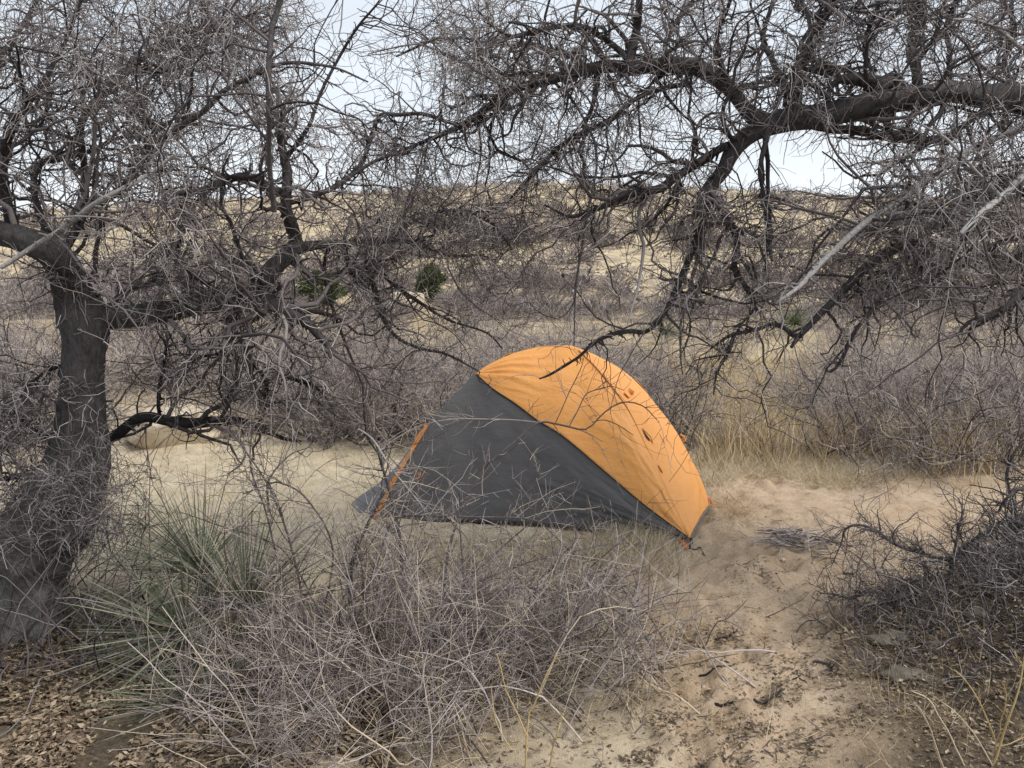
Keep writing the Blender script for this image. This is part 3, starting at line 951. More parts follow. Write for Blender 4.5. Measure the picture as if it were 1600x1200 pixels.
# ------------------------------------------------------------------ the two big bare trees
def make_limbs(rng, specs, root, mat_default, S=9, wob=0.10):
    """each traced limb becomes a child mesh; returns their centre lines for the shoots"""
    out = []
    for sp in specs:
        pts, r = limb_line(rng, sp['p'], sp['d'][0], sp['d'][1], 44, sp.get('wob', wob), 0.9 if max(q_[2] for q_ in sp['p']) < 28 else 0.3)
        mb = MB()
        big = r.max() > 0.012
        tube(mb, pts, r, 28 if r.max() > 0.03 else S, rng, 0.13 if big else 0.10, True, 0.10 if r.max() > 0.03 else 0.0)
        if big or r.max() > 0.008:                        # burrs and broken spur stumps
            p2, r2 = spawn(rng, pts[None], r[None], int(16 + 26 * np.linalg.norm(pts[-1] - pts[0])), (0.02, 0.065), 5, (72, 16), (0.05, 0.92), 0.42, 0, 0.55, 0.003, 0.010, 0.5)
            tube(mb, p2, r2, 5, rng, cap=True)
        o = mb.build(sp.get('name', 'limb'), sp.get('mat', mat_default), root)
        out.append((pts, r, sp.get('w', 1.0), sp.get('twig', 1.0)))
    return out


def crown(rng, limbs, n1, n2, n3, n4, L1, L2, L3, L4, grav=(0.0, -0.03, -0.09, -0.09), keep=None, wig=0.35):
    P = np.stack([l[0] for l in limbs]); R = np.stack([l[1] for l in limbs]); W = np.array([l[3] for l in limbs])
    a, ra = spawn(rng, P, R, n1, L1, 10, (58, 18), (0.12, 1.0), wig * 0.9, grav[0], 0.6, 0.0030, 0.013, 0.32, W, None, keep)
    b, rb = spawn(rng, a, ra, n2, L2, 7, (55, 18), (0.1, 1.0), wig, grav[1], 0.55, 0.0018, 0.006, 0.4, None, None, keep)
    b2, rb2 = spawn(rng, P, R, n2 // 5, L2, 7, (65, 18), (0.05, 1.0), wig, grav[1], 0.3, 0.0018, 0.005, 0.4, W, None, keep)
    b = np.concatenate([b, b2]); rb = np.concatenate([rb, rb2])
    c, rc = spawn(rng, b, rb, n3, L3, 5, (50, 18), (0.05, 1.0), wig, grav[2], 0.6, 0.0016, 0.0032, 0.5, None, None, keep)
    d, rd = spawn(rng, np.concatenate([c]), rc, n4, L4, 3, (50, 20), (0.05, 1.0), wig, grav[3], 0.7, 0.0013, 0.0021, 0.6, None, None, keep)
    return (a, ra), (b, rb), (c, rc), (d, rd)


def to_px(P):
    d = P - np.array([0, 0, CAM_Z])
    f = np.maximum(d[..., 1] * CP - d[..., 2] * SP, 0.05)
    return 800 + FPX * d[..., 0] / f, 600 - FPX * (d[..., 1] * SP + d[..., 2] * CP) / f


# ---- left tree: stout trunk at the left edge, limbs reaching right and up
rt = np.random.default_rng(21)
gL = gp(35, 992)
ltree = empty('gnarled_tree', on(gL[0], gL[1]), 'stout dark bare tree at the left edge reaching right over the meadow', 'tree')
dL = float(gL[1])
tr, trr = limb_line(rt, [(22, 1010, 128), (34, 975, 118), (42, 920, 112), (54, 865, 122), (82, 810, 118), (110, 760, 98), (126, 700, 84), (131, 640, 66), (134, 570, 58), (137, 535, 62), (134, 500, 72), (122, 468, 60)], dL, dL + 0.05, 120, 0.0, 0.2)
mb = MB()
tube(mb, tr, trr, 72, rt, 0.06, False, 0.10)
# buttress folds and a second stem at the left of the base
s2, s2r = limb_line(rt, [(-60, 1005, 84), (-52, 930, 80), (-44, 860, 76), (-46, 790, 70), (-66, 720, 62), (-100, 620, 54), (-130, 520, 44), (-185, 400, 30), (-215, 280, 20), (-225, 170, 12), (-260, 80, 5)], dL + 0.10, dL + 0.45, 40, 0.0, 0.2)
tube(mb, s2, s2r, 48, rt, 0.08, False, 0.10)
for k in range(9):
    an = rt.uniform(0, 6.28); d_ = np.array([math.cos(an), math.sin(an), 0])
    b0 = tr[12] + d_ * trr[12] * 0.55
    b1 = tr[0] + d_ * trr[0] * 1.02 + np.array([0, 0, -0.03])
    tube(mb, catmull([b0, (b0 + b1) / 2 + d_ * 0.008, b1], 12), np.linspace(0.02, 0.04, 12), 10, rt, 0.2)
p2, r2 = spawn(rt, tr[None], trr[None], 26, (0.04, 0.13), 5, (70, 15), (0.25, 0.95), 0.4, 0, 0.18, 0.005, 0.016, 0.5)
tube(mb, p2, r2, 6, rt, 0.1, cap=True)
mb.build('trunk', M_trunk, ltree)
D0 = dL + 0.05
L = lambda p, d0, d1, **k: dict(p=p, d=(d0, d1), **k)
left_specs = [
    L([(124, 505, 64), (112, 462, 56), (98, 425, 48), (76, 392, 46), (34, 370, 40), (-30, 348, 34), (-120, 300, 26)], D0, D0 - 0.25, mat=M_trunk, twig=1.0),
    L([(132, 505, 46), (170, 496, 38), (222, 491, 36), (300, 479, 33), (362, 466, 30), (402, 446, 30), (428, 418, 27), (452, 396, 26), (466, 376, 22)], D0, D0 + 0.25, mat=M_trunk, twig=0.6),
    L([(378, 462, 18), (415, 468, 20), (446, 480, 19), (474, 503, 17), (496, 524, 14), (512, 541, 9), (516, 560, 4)], D0 + 0.17, D0 + 0.05, mat=M_limb),
    L([(456, 392, 20), (500, 384, 14), (556, 377, 11), (610, 372, 9), (660, 384, 7), (700, 400, 5), (752, 398, 3)], D0 + 0.25, D0 + 0.7, mat=M_limb),
    L([(462, 392, 22), (456, 372, 20), (449, 336, 17), (451, 290, 15), (446, 250, 12), (438, 205, 8), (446, 160, 5)], D0 + 0.25, D0 + 0.1, mat=M_limb),
    L([(452, 300, 11), (430, 297, 13), (392, 281, 13), (350, 281, 12), (315, 294, 9), (280, 300, 6), (250, 320, 4)], D0 + 0.2, D0 - 0.3, mat=M_limb),
    L([(428, 330, 9), (421, 260, 8), (419, 175, 8), (420, 105, 9), (423, 45, 9), (437, 0, 8), (452, -60, 7), (460, -150, 5)], D0 - 0.5, D0 - 0.9, mat=M_mid, twig=0.4),
    L([(95, 396, 16), (130, 330, 12), (133, 250, 11), (130, 189, 11), (168, 130, 11), (217, 91, 10), (266, 70, 8), (332, 38, 7), (385, 28, 5), (430, 10, 3)], D0, D0 + 0.5, mat=M_limb, twig=1.3),
    L([(140, 330, 11), (190, 290, 10), (241, 224, 9), (273, 199, 9), (315, 171, 9), (350, 140, 8), (392, 119, 7), (430, 101, 6), (465, 96, 5), (525, 105, 4), (575, 128, 2.5)], D0 + 0.1, D0 - 0.2, mat=M_mid, twig=1.3),
    L([(0, 418, 7), (40, 394, 8), (84, 367, 9), (140, 325, 9), (205, 291, 8), (250, 262, 5), (275, 240, 3)], D0 - 0.45, D0 - 0.6, mat=M_pale, twig=0.5),
    L([(95, 396, 14), (60, 330, 11), (60, 262, 9), (98, 250, 8), (140, 238, 7), (185, 215, 5), (230, 215, 3)], D0 + 0.1, D0 + 0.4, mat=M_limb, twig=1.5),
    L([(20, 366, 20), (10, 300, 14), (10, 210, 10), (45, 160, 8), (90, 90, 6), (120, 20, 4), (128, -40, 3)], D0 - 0.1, D0 - 0.3, mat=M_limb, twig=1.6),
    L([(-20, 350, 18), (-40, 240, 12), (-20, 130, 9), (30, 50, 7), (70, -20, 4)], D0 - 0.1, D0 + 0.3, mat=M_limb, twig=1.6),
    L([(450, 318, 9), (486, 307, 8), (518, 294, 8), (560, 266, 6), (600, 246, 4), (650, 238, 2.5)], D0 + 0.2, D0 + 0.5, mat=M_limb, twig=1.0),
    L([(446, 250, 8), (480, 200, 6), (500, 150, 5), (530, 90, 4.5), (560, 40, 4), (590, 5, 3)], D0 + 0.15, D0 - 0.05, mat=M_limb, twig=1.0),
    L([(560, 378, 7), (580, 430, 8), (590, 470, 9), (600, 500, 7), (625, 530, 5), (660, 545, 5), (700, 555, 4), (745, 578, 2)], D0 + 0.5, D0 + 0.9, mat=M_limb, twig=1.0),
    L([(560, 378, 8), (600, 430, 6), (650, 470, 6), (700, 500, 4), (760, 520, 3), (785, 545, 2)], D0 + 0.5, D0 + 1.0, mat=M_limb, twig=1.2),
    L([(610, 372, 6), (660, 340, 5), (720, 330, 5), (770, 350, 4), (800, 390, 3)], D0 + 0.6, D0 + 0.9, mat=M_mid, twig=1.2),
    L([(165, 492, 8), (190, 462, 8), (225, 445, 7), (260, 430, 6), (290, 390, 5), (320, 350, 3)], D0 + 0.05, D0 + 0.5, mat=M_limb, twig=1.3),
    L([(300, 476, 8), (296, 430, 7), (280, 390, 6), (290, 340, 5), (270, 300, 3)], D0 + 0.15, D0 + 0.4, mat=M_limb, twig=1.4),
    L([(132, 700, 22), (178, 682, 18), (224, 655, 15), (266, 656, 15), (315, 662, 15), (367, 660, 14), (402, 667, 11), (440, 684, 6), (470, 690, 3)], D0 + 0.1, D0 + 0.5, mat=M_burnt, twig=0.6),
    L([(250, 656, 6), (248, 624, 6), (255, 575, 6), (258, 540, 4), (246, 520, 2.5)], D0 + 0.3, D0 + 0.45, mat=M_burnt, twig=1.6),
    L([(405, 664, 7), (413, 640, 6), (416, 596, 6), (385, 564, 5), (336, 554, 4), (297, 564, 3)], D0 + 0.5, D0 + 0.35, mat=M_burnt, twig=1.8),
    L([(414, 606, 5), (434, 589, 6), (472, 596, 6), (500, 610, 4), (520, 640, 2.5)], D0 + 0.5, D0 + 0.6, mat=M_burnt, twig=1.6),
    L([(120, 575, 7), (101, 571, 6), (70, 582, 5), (45, 603, 3), (30, 620, 2)], D0, D0 - 0.2, mat=M_burnt, twig=1.2),
    L([(92, 715, 11), (52, 732, 9), (20, 748, 8), (-30, 752, 6)], D0, D0 + 0.1, mat=M_burnt, twig=1.8),
    L([(90, 690, 9), (52, 669, 7), (28, 648, 6), (0, 646, 5), (-30, 650, 4)], D0, D0 - 0.15, mat=M_burnt, twig=1.8),
    L([(452, 396, 7), (470, 420, 6), (500, 432, 5), (540, 425, 4), (575, 440, 2.5)], D0 + 0.25, D0 + 0.4, mat=M_limb, twig=1.5),
    L([(420, 466, 6), (400, 500, 5), (360, 510, 4), (330, 530, 4), (300, 545, 2.5)], D0 + 0.2, D0 + 0.35, mat=M_limb, twig=1.5),
]
limbs = make_limbs(rt, left_specs, ltree, M_limb)


def keep_left(p):
    x, y = to_px(p)
    xm, ym = x.mean(1), y.mean(1)
    ok = (xm < 850) & (p[..., 1].min(1) > 2.5)
    hole = (xm > 180) & (xm < 480) & (ym > 500) & (ym < 660)          # the view under the main limb stays open
    op = np.maximum(hole * 0.45, ((xm > 470) & (xm < 640) & (ym < 175)) * 0.75)
    op = np.maximum(op, ((ym > 660) & (xm > 170)) * 0.75)
    op = np.maximum(op, (((np.abs(xm - 503) < 42) | (np.abs(xm - 672) < 38)) & (np.abs(ym - 447) < 34)) * 0.8)
    op = np.maximum(op, ((ym > 520) & (xm > 690)) * 0.92)
    op = np.maximum(op, ((ym > 440) & (xm > 560)) * 0.45)
    op = np.maximum(op, 0.5 * (fbm(p[:, 0, 0] * 2.6, p[:, 0, 2] * 2.6 + p[:, 0, 1], 2) < -0.14))
    return ok & (rt.random(len(p)) > op)


a, b, c, d = crown(rt, limbs, 740, 4900, 14500, 8000, (0.28, 0.95), (0.14, 0.46), (0.06, 0.22), (0.025, 0.09), keep=keep_left)
mb = MB()
for (p, r), S in ((a, 5), (b, 3)):
    tube(mb, p, r, S, rt)
tag(mb.build('branches', M_twig_dark, ltree), None, None, None, 'stuff')
mb = MB()
for (p, r), S in ((c, 3), (d, 3)):
    tube(mb, p, r, S, rt)
tag(mb.build('twigs', M_twig, ltree), None, None, None, 'stuff')
# brown dead tufts hanging in the left crown
mb = MB()
p, r = spawn(rt, b[0], b[1], 1500, (0.05, 0.15), 5, (50, 20), (0.2, 1), 0.3, -0.35, 0.6, 0.001, 0.002, 0.5, None, None, lambda q_: (fbm(q_[:, 0, 0] * 3, q_[:, 0, 2] * 3, 2) > 0.12))
tube(mb, p, r, 3, rt)
tag(mb.build('dead_tufts', M_twig_brown, ltree), None, None, None, 'stuff')

# ---- right tree: trunk stands outside the frame, limbs arch in over the tent
rr = np.random.default_rng(33)
gR = np.array([2.95, 4.15])
rtree = empty('arching_tree', on(*gR), 'bare dark tree arching in from the right above the tent', 'tree')
mb = MB()
tb = np.array([[gR[0] + 0.05, gR[1], surf(*gR) - 0.05, 0.17], [gR[0], gR[1], 0.4, 0.14], [gR[0] - 0.05, gR[1], 1.0, 0.13], [gR[0] + 0.02, gR[1], 1.6, 0.12], [gR[0] - 0.03, gR[1] - 0.03, 2.1, 0.10], [gR[0] + 0.1, gR[1], 2.7, 0.08], [gR[0] + 0.3, gR[1] + 0.1, 3.4, 0.05]])
tc_ = catmull(tb, 50)
tube(mb, tc_[:, :3], tc_[:, 3], 22, rr, 0.15)
mb.build('trunk', M_trunk, rtree)
E = 4.1
right_specs = [
    L([(1742, 250, 46), (1660, 190, 40), (1600, 158, 36), (1530, 150, 34), (1484, 140, 32), (1442, 148, 34), (1390, 157, 36), (1337, 168, 36), (1285, 178, 38), (1232, 184, 34), (1187, 198, 28), (1150, 225, 25), (1128, 268, 20), (1100, 300, 14), (1085, 340, 9)], E, E - 0.25, twig=0.5),
    L([(1190, 196, 24), (1160, 170, 20), (1120, 135, 22), (1060, 112, 22), (990, 108, 19), (937, 103, 17), (892, 112, 15), (867, 121, 14), (822, 136, 12), (790, 154, 11), (759, 175, 10), (724, 196, 9), (692, 210, 7), (640, 230, 5), (590, 250, 3)], E - 0.2, E + 0.25, twig=1.2),
    L([(984, 112, 15), (990, 80, 14), (994, 45, 12), (1000, 0, 10), (1006, -60, 8), (1000, -140, 5)], E - 0.1, E - 0.3, twig=0.8),
    L([(910, 106, 9), (900, 92, 9), (871, 83, 8), (846, 72, 7), (820, 66, 6), (790, 70, 4), (750, 62, 4), (717, 59, 4), (675, 63, 4.5), (650, 73, 4), (619, 88, 3)], E, E + 0.2, mat=M_limb, twig=1.3),
    L([(982, 96, 9), (955, 66, 9), (920, 43, 9), (878, 41, 8), (832, 49, 8), (800, 55, 5), (770, 40, 4), (740, 10, 3)], E - 0.1, E - 0.4, twig=1.3),
    L([(720, 196, 6), (692, 189, 6), (657, 178, 6), (622, 179, 6), (594, 183, 6), (577, 227, 7), (563, 260, 7), (521, 294, 6), (500, 303, 3)], E + 0.2, E + 0.1, mat=M_mid, twig=1.0),
    L([(1080, 130, 8), (1030, 140, 8), (990, 157, 7), (948, 189, 7), (913, 206, 7), (878, 227, 7), (843, 259, 6), (815, 287, 5), (790, 320, 3)], E - 0.1, E + 0.4, twig=1.0),
    L([(862, 125, 5), (880, 142, 4.5), (895, 157, 4), (916, 192, 4), (930, 225, 4), (932, 266, 4), (920, 322, 4), (909, 385, 3.5), (900, 450, 3), (897, 540, 2)], E, E - 0.3, mat=M_mid, twig=0.35),
    L([(1243, 172, 20), (1243, 140, 18), (1246, 105, 17), (1264, 70, 15), (1285, 35, 13), (1306, 3, 12), (1320, -60, 10), (1350, -150, 6)], E - 0.1, E - 0.35, twig=0.8),
    L([(1235, 150, 12), (1225, 135, 11), (1210, 103, 10), (1196, 60, 8), (1205, 10, 6), (1215, -50, 4)], E - 0.1, E + 0.2, twig=1.0),
    L([(1435, 140, 18), (1434, 110, 16), (1432, 70, 16), (1440, 28, 14), (1450, -20, 12), (1460, -100, 7)], E, E + 0.2, twig=0.8),
    L([(1484, 130, 9), (1483, 80, 8), (1481, 35, 8), (1500, -20, 6), (1520, -90, 4)], E, E - 0.2, twig=0.8),
    L([(1420, 145, 20), (1404, 131, 22), (1375, 124, 20), (1344, 122, 18), (1305, 130, 9), (1292, 152, 7)], E - 0.05, E - 0.3, twig=0.4),
    L([(1262, 108, 6), (1300, 106, 6), (1330, 114, 6), (1350, 122, 4)], E - 0.2, E - 0.25, twig=1.0),
    L([(1300, 168, 7), (1280, 140, 7), (1257, 122, 6), (1230, 100, 4)], E - 0.2, E - 0.5, twig=0.8),
    L([(1500, 210, 12), (1440, 218, 13), (1383, 216, 14), (1330, 206, 14), (1278, 200, 12), (1250, 192, 8)], E + 0.15, E + 0.05, twig=0.8),
    L([(1200, 196, 9), (1194, 224, 8), (1187, 266, 7), (1194, 304, 6), (1204, 350, 7), (1203, 385, 6), (1206, 408, 2.5)], E - 0.2, E - 0.3, twig=0.7),
    L([(1140, 226, 11), (1100, 250, 13), (1060, 273, 13), (1032, 297, 13), (990, 304, 13), (960, 316, 11), (920, 330, 6), (890, 340, 4), (850, 320, 3)], E - 0.25, E + 0.1, twig=1.0),
    L([(1128, 262, 12), (1108, 320, 11), (1090, 370, 11), (1072, 415, 11), (1058, 450, 10), (1046, 475, 9), (1030, 500, 8), (1015, 515, 7)], E - 0.25, E - 0.05, twig=1.2),
    L([(1046, 480, 5), (1012, 516, 7), (985, 517, 8), (955, 522, 7), (928, 535, 6), (905, 556, 5), (880, 574, 4.5), (860, 586, 4), (843, 592, 2.5)], E - 0.05, E + 0.1, twig=0.5),
    L([(1110, 305, 11), (1130, 340, 10), (1150, 380, 10), (1150, 420, 9), (1168, 455, 8), (1178, 480, 5), (1160, 505, 4), (1140, 540, 3.5)], E - 0.2, E, twig=1.2),
    L([(1742, 330, 24), (1600, 285, 17), (1530, 315, 17), (1440, 368, 16), (1376, 402, 14), (1341, 430, 12), (1313, 458, 11), (1285, 485, 10), (1262, 510, 9), (1250, 523, 9), (1236, 543, 4)], E, E - 0.35, twig=0.5),
    L([(1440, 372, 9), (1407, 424, 8), (1376, 470, 7), (1337, 515, 6.5), (1320, 550, 6), (1308, 572, 6), (1295, 582, 4), (1288, 574, 2)], E - 0.2, E - 0.4, twig=0.5),
    L([(1250, 523, 7), (1236, 524, 7), (1208, 506, 6), (1185, 512, 6), (1159, 519, 6), (1135, 528, 5), (1110, 545, 3)], E - 0.35, E - 0.1, twig=0.9),
    L([(1148, 524, 6), (1141, 542, 6), (1128, 565, 5), (1120, 585, 4), (1115, 617, 2.5)], E - 0.2, E - 0.25, twig=0.6),
    L([(1742, 430, 20), (1640, 440, 14), (1600, 452, 10), (1565, 486, 9), (1530, 498, 9), (1510, 505, 6), (1495, 525, 3)], E - 0.2, E - 0.5, twig=1.3),
    L([(1742, 370, 20), (1600, 370, 12), (1540, 392, 10), (1505, 408, 9), (1453, 428, 7), (1420, 420, 6), (1380, 440, 4)], E + 0.1, E, twig=1.3),
    L([(1742, 140, 13), (1640, 180, 11), (1600, 193, 11), (1550, 215, 11), (1505, 239, 11), (1449, 277, 11), (1390, 323, 10), (1344, 354, 10), (1278, 416, 9), (1257, 441, 8), (1230, 462, 6), (1215, 472, 4)], E, E - 1.0, mat=M_pale, twig=0.5, wob=0.03),
    L([(1742, 200, 11), (1640, 245, 10), (1600, 273, 10), (1561, 308, 10), (1530, 336, 9), (1502, 364, 6)], E, E - 1.3, mat=M_pale, twig=0.5, wob=0.02),
    L([(1562, 308, 6), (1519, 260, 5), (1477, 217, 4.5), (1440, 195, 3)], E - 0.97, E - 1.0, mat=M_pale, twig=0.5, wob=0.02),
    L([(1742, 180, 8), (1640, 110, 7), (1593, 73, 7), (1558, 45, 6), (1523, 31, 5), (1490, 30, 3)], E, E - 0.9, mat=M_pale, twig=0.6, wob=0.03),
    L([(1447, 278, 6), (1425, 245, 6), (1405, 238, 5), (1385, 262, 4), (1370, 270, 2)], E - 0.6, E - 0.75, mat=M_pale, twig=0.4, wob=0.02),
    L([(1640, 290, 16), (1580, 300, 14), (1530, 294, 12), (1490, 312, 9), (1440, 340, 7), (1390, 350, 5), (1340, 330, 4)], E + 0.1, E + 0.5, twig=1.3),
    L([(1060, 115, 7), (1040, 70, 7), (1060, 30, 6), (1085, -10, 5), (1100, -70, 3)], E - 0.1, E + 0.25, twig=1.1),
    L([(1155, 168, 9), (1130, 110, 8), (1120, 60, 7), (1140, 10, 6), (1150, -50, 4)], E - 0.15, E - 0.4, twig=1.2),
    L([(1340, 168, 8), (1360, 120, 6), (1350, 70, 6), (1370, 20, 5), (1380, -40, 4)], E - 0.1, E - 0.35, twig=1.1),
    L([(1600, 158, 9), (1570, 100, 8), (1585, 40, 7), (1560, -10, 6), (1550, -60, 4)], E, E + 0.25, twig=1.0),
]
limbs = make_limbs(rr, right_specs, rtree, M_limb)


def keep_right(p):
    x, y = to_px(p)
    xm, ym = x.mean(1), y.mean(1)
    ok = (xm > 540) & (p[..., 1].min(1) > 2.4)
    op = ((xm > 1140) & (xm < 1330) & (ym > 215) & (ym < 300)) * 0.75           # the bright gap under the main limb
    op = np.maximum(op, ((xm < 680) & (ym < 180)) * 0.6)
    op = np.maximum(op, (ym > 480) * 0.5)
    op = np.maximum(op, ((ym > 420) & (ym < 700) & (xm < 1010) & (xm > 780)) * 0.75)
    op = np.maximum(op, 0.5 * (fbm(p[:, 0, 0] * 2.6, p[:, 0, 2] * 2.6 + p[:, 0, 1], 2) < -0.14))
    return ok & (rr.random(len(p)) > op)


a, b, c, d = crown(rr, limbs, 740, 4900, 14500, 8000, (0.26, 0.9), (0.12, 0.44), (0.06, 0.23), (0.025, 0.09), grav=(-0.01, -0.05, -0.10, -0.10), keep=keep_right)
mb = MB()
for (p, r), S in ((a, 5), (b, 3)):
    tube(mb, p, r, S, rr)
tag(mb.build('branches', M_twig_dark, rtree), None, None, None, 'stuff')
mb = MB()
for (p, r), S in ((c, 3), (d, 3)):
    tube(mb, p, r, S, rr)
tag(mb.build('twigs', M_twig, rtree), None, None, None, 'stuff')
# long drooping pale shoots
mb = MB()
p, r = spawn(rr, np.stack([l[0] for l in limbs]), np.stack([l[1] for l in limbs]), 420, (0.2, 0.55), 10, (60, 20), (0.1, 1), 0.14, -0.16, 0.3, 0.0018, 0.003, 0.4, None, None, keep_right)
tube(mb, p, r, 4, rr)
p2, r2 = spawn(rr, p, r, 1800, (0.04, 0.14), 4, (45, 15), (0.1, 1), 0.2, -0.1, 0.6, 0.001, 0.002, 0.5, None, None, keep_right)
tube(mb, p2, r2, 3, rr)
tag(mb.build('drooping_shoots', M_twig, rtree), None, None, None, 'stuff')
# a few round galls left on the twigs
mb = MB()
k = rr.choice(len(b[0]), 18, replace=False)
for q_ in b[0][k, 4]:
    P, f_ = lumpy(rr, 6, 8, (0.009, 0.009, 0.010), 0.2, 2.0, float(q_[0]) * 7)
    mb.add(P + q_ + np.array([0, 0, -0.006]), f_)
tag(mb.build('galls', M_limb, rtree), None, None, None, 'stuff')
# ------------------------------------------------------------------ shrubs
def shrub_arrays(rng, n_stem, H, W, n2, n3, n4=0, up=0.9, wig=0.2, rs=0.006, L2=(0.15, 0.4), L3=(0.06, 0.2), L4=(0.03, 0.1), k=7):
    """many stems from one foot; sizes in metres"""
    an = rng.uniform(0, 2 * np.pi, n_stem)
    sp = rng.uniform(0, 1, n_stem) ** 0.7
    D = np.stack([np.cos(an) * sp * W / H, np.sin(an) * sp * W / H, np.full(n_stem, up)], 1)
    P = np.stack([np.cos(an) * sp * 0.12 * W, np.sin(an) * sp * 0.12 * W, np.full(n_stem, -0.03)], 1)
    Ls = rng.uniform(0.6, 1.1, n_stem) * np.hypot(H, W * sp)
    a = grow(rng, P, D, Ls, rs * rng.uniform(0.6, 1.3, n_stem), k + 2, wig, -0.02, 0.35)
    b = spawn(rng, a[0], a[1], n2, (L2[0] * H, L2[1] * H), k, (48, 16), (0.2, 1), wig, 0.02, 0.6, 0.0016, 0.006)
    c = spawn(rng, b[0], b[1], n3, (L3[0] * H, L3[1] * H), 4, (50, 16), (0.1, 1), wig, 0.02, 0.65, 0.0013, 0.003, 0.5)
    out = [(a, 5), (b, 4), (c, 3)]
    if n4:
        out.append((spawn(rng, c[0], c[1], n4, (L4[0] * H, L4[1] * H), 3, (50, 16), (0.1, 1), wig, 0.0, 0.7, 0.0011, 0.0022, 0.5), 3))
    for (p, r), S in out:
        p[..., 2] = np.maximum(p[..., 2], -0.04 + 0.0 * p[..., 2])
    return out


def shrub_meshes(name, rng, mats, **kw):
    A = shrub_arrays(rng, **kw)
    mb = MB()
    (p, r), S = A[0]; tube(mb, p, r, S, rng)
    m1 = mb.mesh(name + '_stems', mats[0])
    mb = MB()
    for (p, r), S in A[1:]: tube(mb, p, r, S, rng)
    m2 = mb.mesh(name + '_twigs', mats[1])
    return m1, m2


def place_shrub(name, meshes, loc, rz, s, label, cat, group=None, sz=None):
    t = empty(name, loc, label, cat, group)
    t.rotation_euler = (0, 0, rz)
    t.scale = (s, s, sz or s)
    for nm, me in zip(('stems', 'twigs'), meshes):
        o = bpy.data.objects.new(nm, me); o.parent = t; col.objects.link(o)
        tag(o, None, None, None, 'stuff')
    return t


rs_ = np.random.default_rng(55)
mid_var = [shrub_meshes('brush', rs_, (M_twig_dark, M_brush if k % 2 else M_bush), n_stem=40, H=0.95, W=0.85, n2=330, n3=1250, n4=1300, rs=0.009, wig=0.30, L2=(0.18, 0.5), L3=(0.08, 0.24)) for k in range(4)]
far_var = [shrub_meshes('brush', rs_, (M_bush, M_brush if k % 2 else M_bush), n_stem=22, H=1.0, W=0.8, n2=100, n3=380, n4=0, rs=0.010, wig=0.28, k=4) for k in range(4)]
for var in far_var:                                       # thicker shoots for plants seen from far off
    pass

GRP_MID = 'leafless shrubs of the thicket behind the clearing'


def shrub_at(px, py_base, H, var, label, group=None, wide=1.0):
    g_ = gp(px, py_base)
    s = H
    return place_shrub('leafless_shrub', var, on(g_[0], g_[1], -0.02), rs_.uniform(0, 6.28), s * wide, label, 'shrub', group, s)


# named neighbours of the clearing
for px, py, H, w, lab in (
        (1330, 722, 0.80, 1.15, 'leafless grey shrub behind the straw stalks, left of the big round one'),
        (1465, 738, 1.02, 1.05, 'big rounded leafless grey shrub at the far right edge of the sand'),
        (1590, 716, 1.00, 1.10, 'leafless grey shrub cut by the right edge behind the sand clearing'),
        (1545, 690, 1.05, 1.00, 'pale leafless shrub rising behind the big rounded shrub at the right'),
        (1390, 690, 1.05, 1.00, 'leafless shrub behind and left of the big rounded shrub at the right'),
        (1040, 690, 0.95, 0.85, 'grey leafless shrub just behind the right slope of the tent'),
        (955, 684, 1.05, 0.90, 'grey leafless shrub directly behind the tent peak'),
        (690, 700, 0.95, 0.95, 'purplish leafless shrub behind the left shoulder of the tent'),
        (600, 694, 0.90, 1.05, 'purplish leafless shrub left of the tent behind the meadow'),
        (505, 692, 0.85, 1.05, 'purplish leafless shrub between the boulders and the tent'),
        (20, 700, 1.25, 1.15, 'pale fuzzy leafless shrub behind the left trunk'),
        (100, 690, 1.15, 1.00, 'leafless shrub close behind the left trunk on its right side'),
        (430, 668, 0.95, 1.10, 'leafless shrub behind the brown boulder'),
        (1250, 640, 0.60, 1.30, 'low round dark shrub in the tan grass right of the tent'),
        (1120, 700, 0.45, 1.40, 'low brown shrub at the foot of the tent\'s far corner')):
    shrub_at(px, py, H, mid_var[int(rs_.integers(4))], lab, None, w)

# the thicket
def thicket_label(px, y):
    side = 'left of the tent' if px < 560 else 'straight behind the tent' if px < 1100 else 'right of the tent'
    how, far = ('tall', 'near rows of the thicket') if y < 11 else ('middling', 'middle rows of the thicket') if y < 17 else ('low', 'far rows of the thicket')
    return ('%s leafless shrub in the %s, %s' % (how, far, side), 'shrub', '%s shrubs, %s, %s' % (how, far, side))


placed = []
n_mid = 0
for tries in range(4000):
    if n_mid >= 210: break
    y = 7.6 + 20.0 * rs_.random() ** 1.25
    x = y * rs_.uniform(-0.82, 0.82)
    px = 800 + FPX * x / y
    if 1050 < px < 1290 and y < 12.5: continue
    if px < 560 and y < 9.0: continue
    if y > 15 and fbm(x, y, 2, 0.13) > 0.2: continue
    if any(abs(px - a_) < b_ and c_ < y < d_ for a_, b_, c_, d_ in ((503, 50, 13, 27), (672, 45, 13, 29), (1040, 45, 12, 17), (1243, 45, 12, 19), (445, 30, 11, 16))): continue
    if any((x - a_) ** 2 + (y - b_) ** 2 < (0.42 + 0.02 * y) ** 2 for a_, b_ in placed): continue
    placed.append((x, y)); n_mid += 1
    H = rs_.uniform(0.7, 1.1) * (1.0 if y < 11 else 0.8 if y < 15 else 0.6 if y < 20 else 0.5)
    place_shrub('leafless_shrub', (mid_var if y < 12 else far_var)[int(rs_.integers(4))], on(x, y, -0.03), rs_.uniform(0, 6.28), H * rs_.uniform(0.95, 1.35),
                *thicket_label(px, y), H)

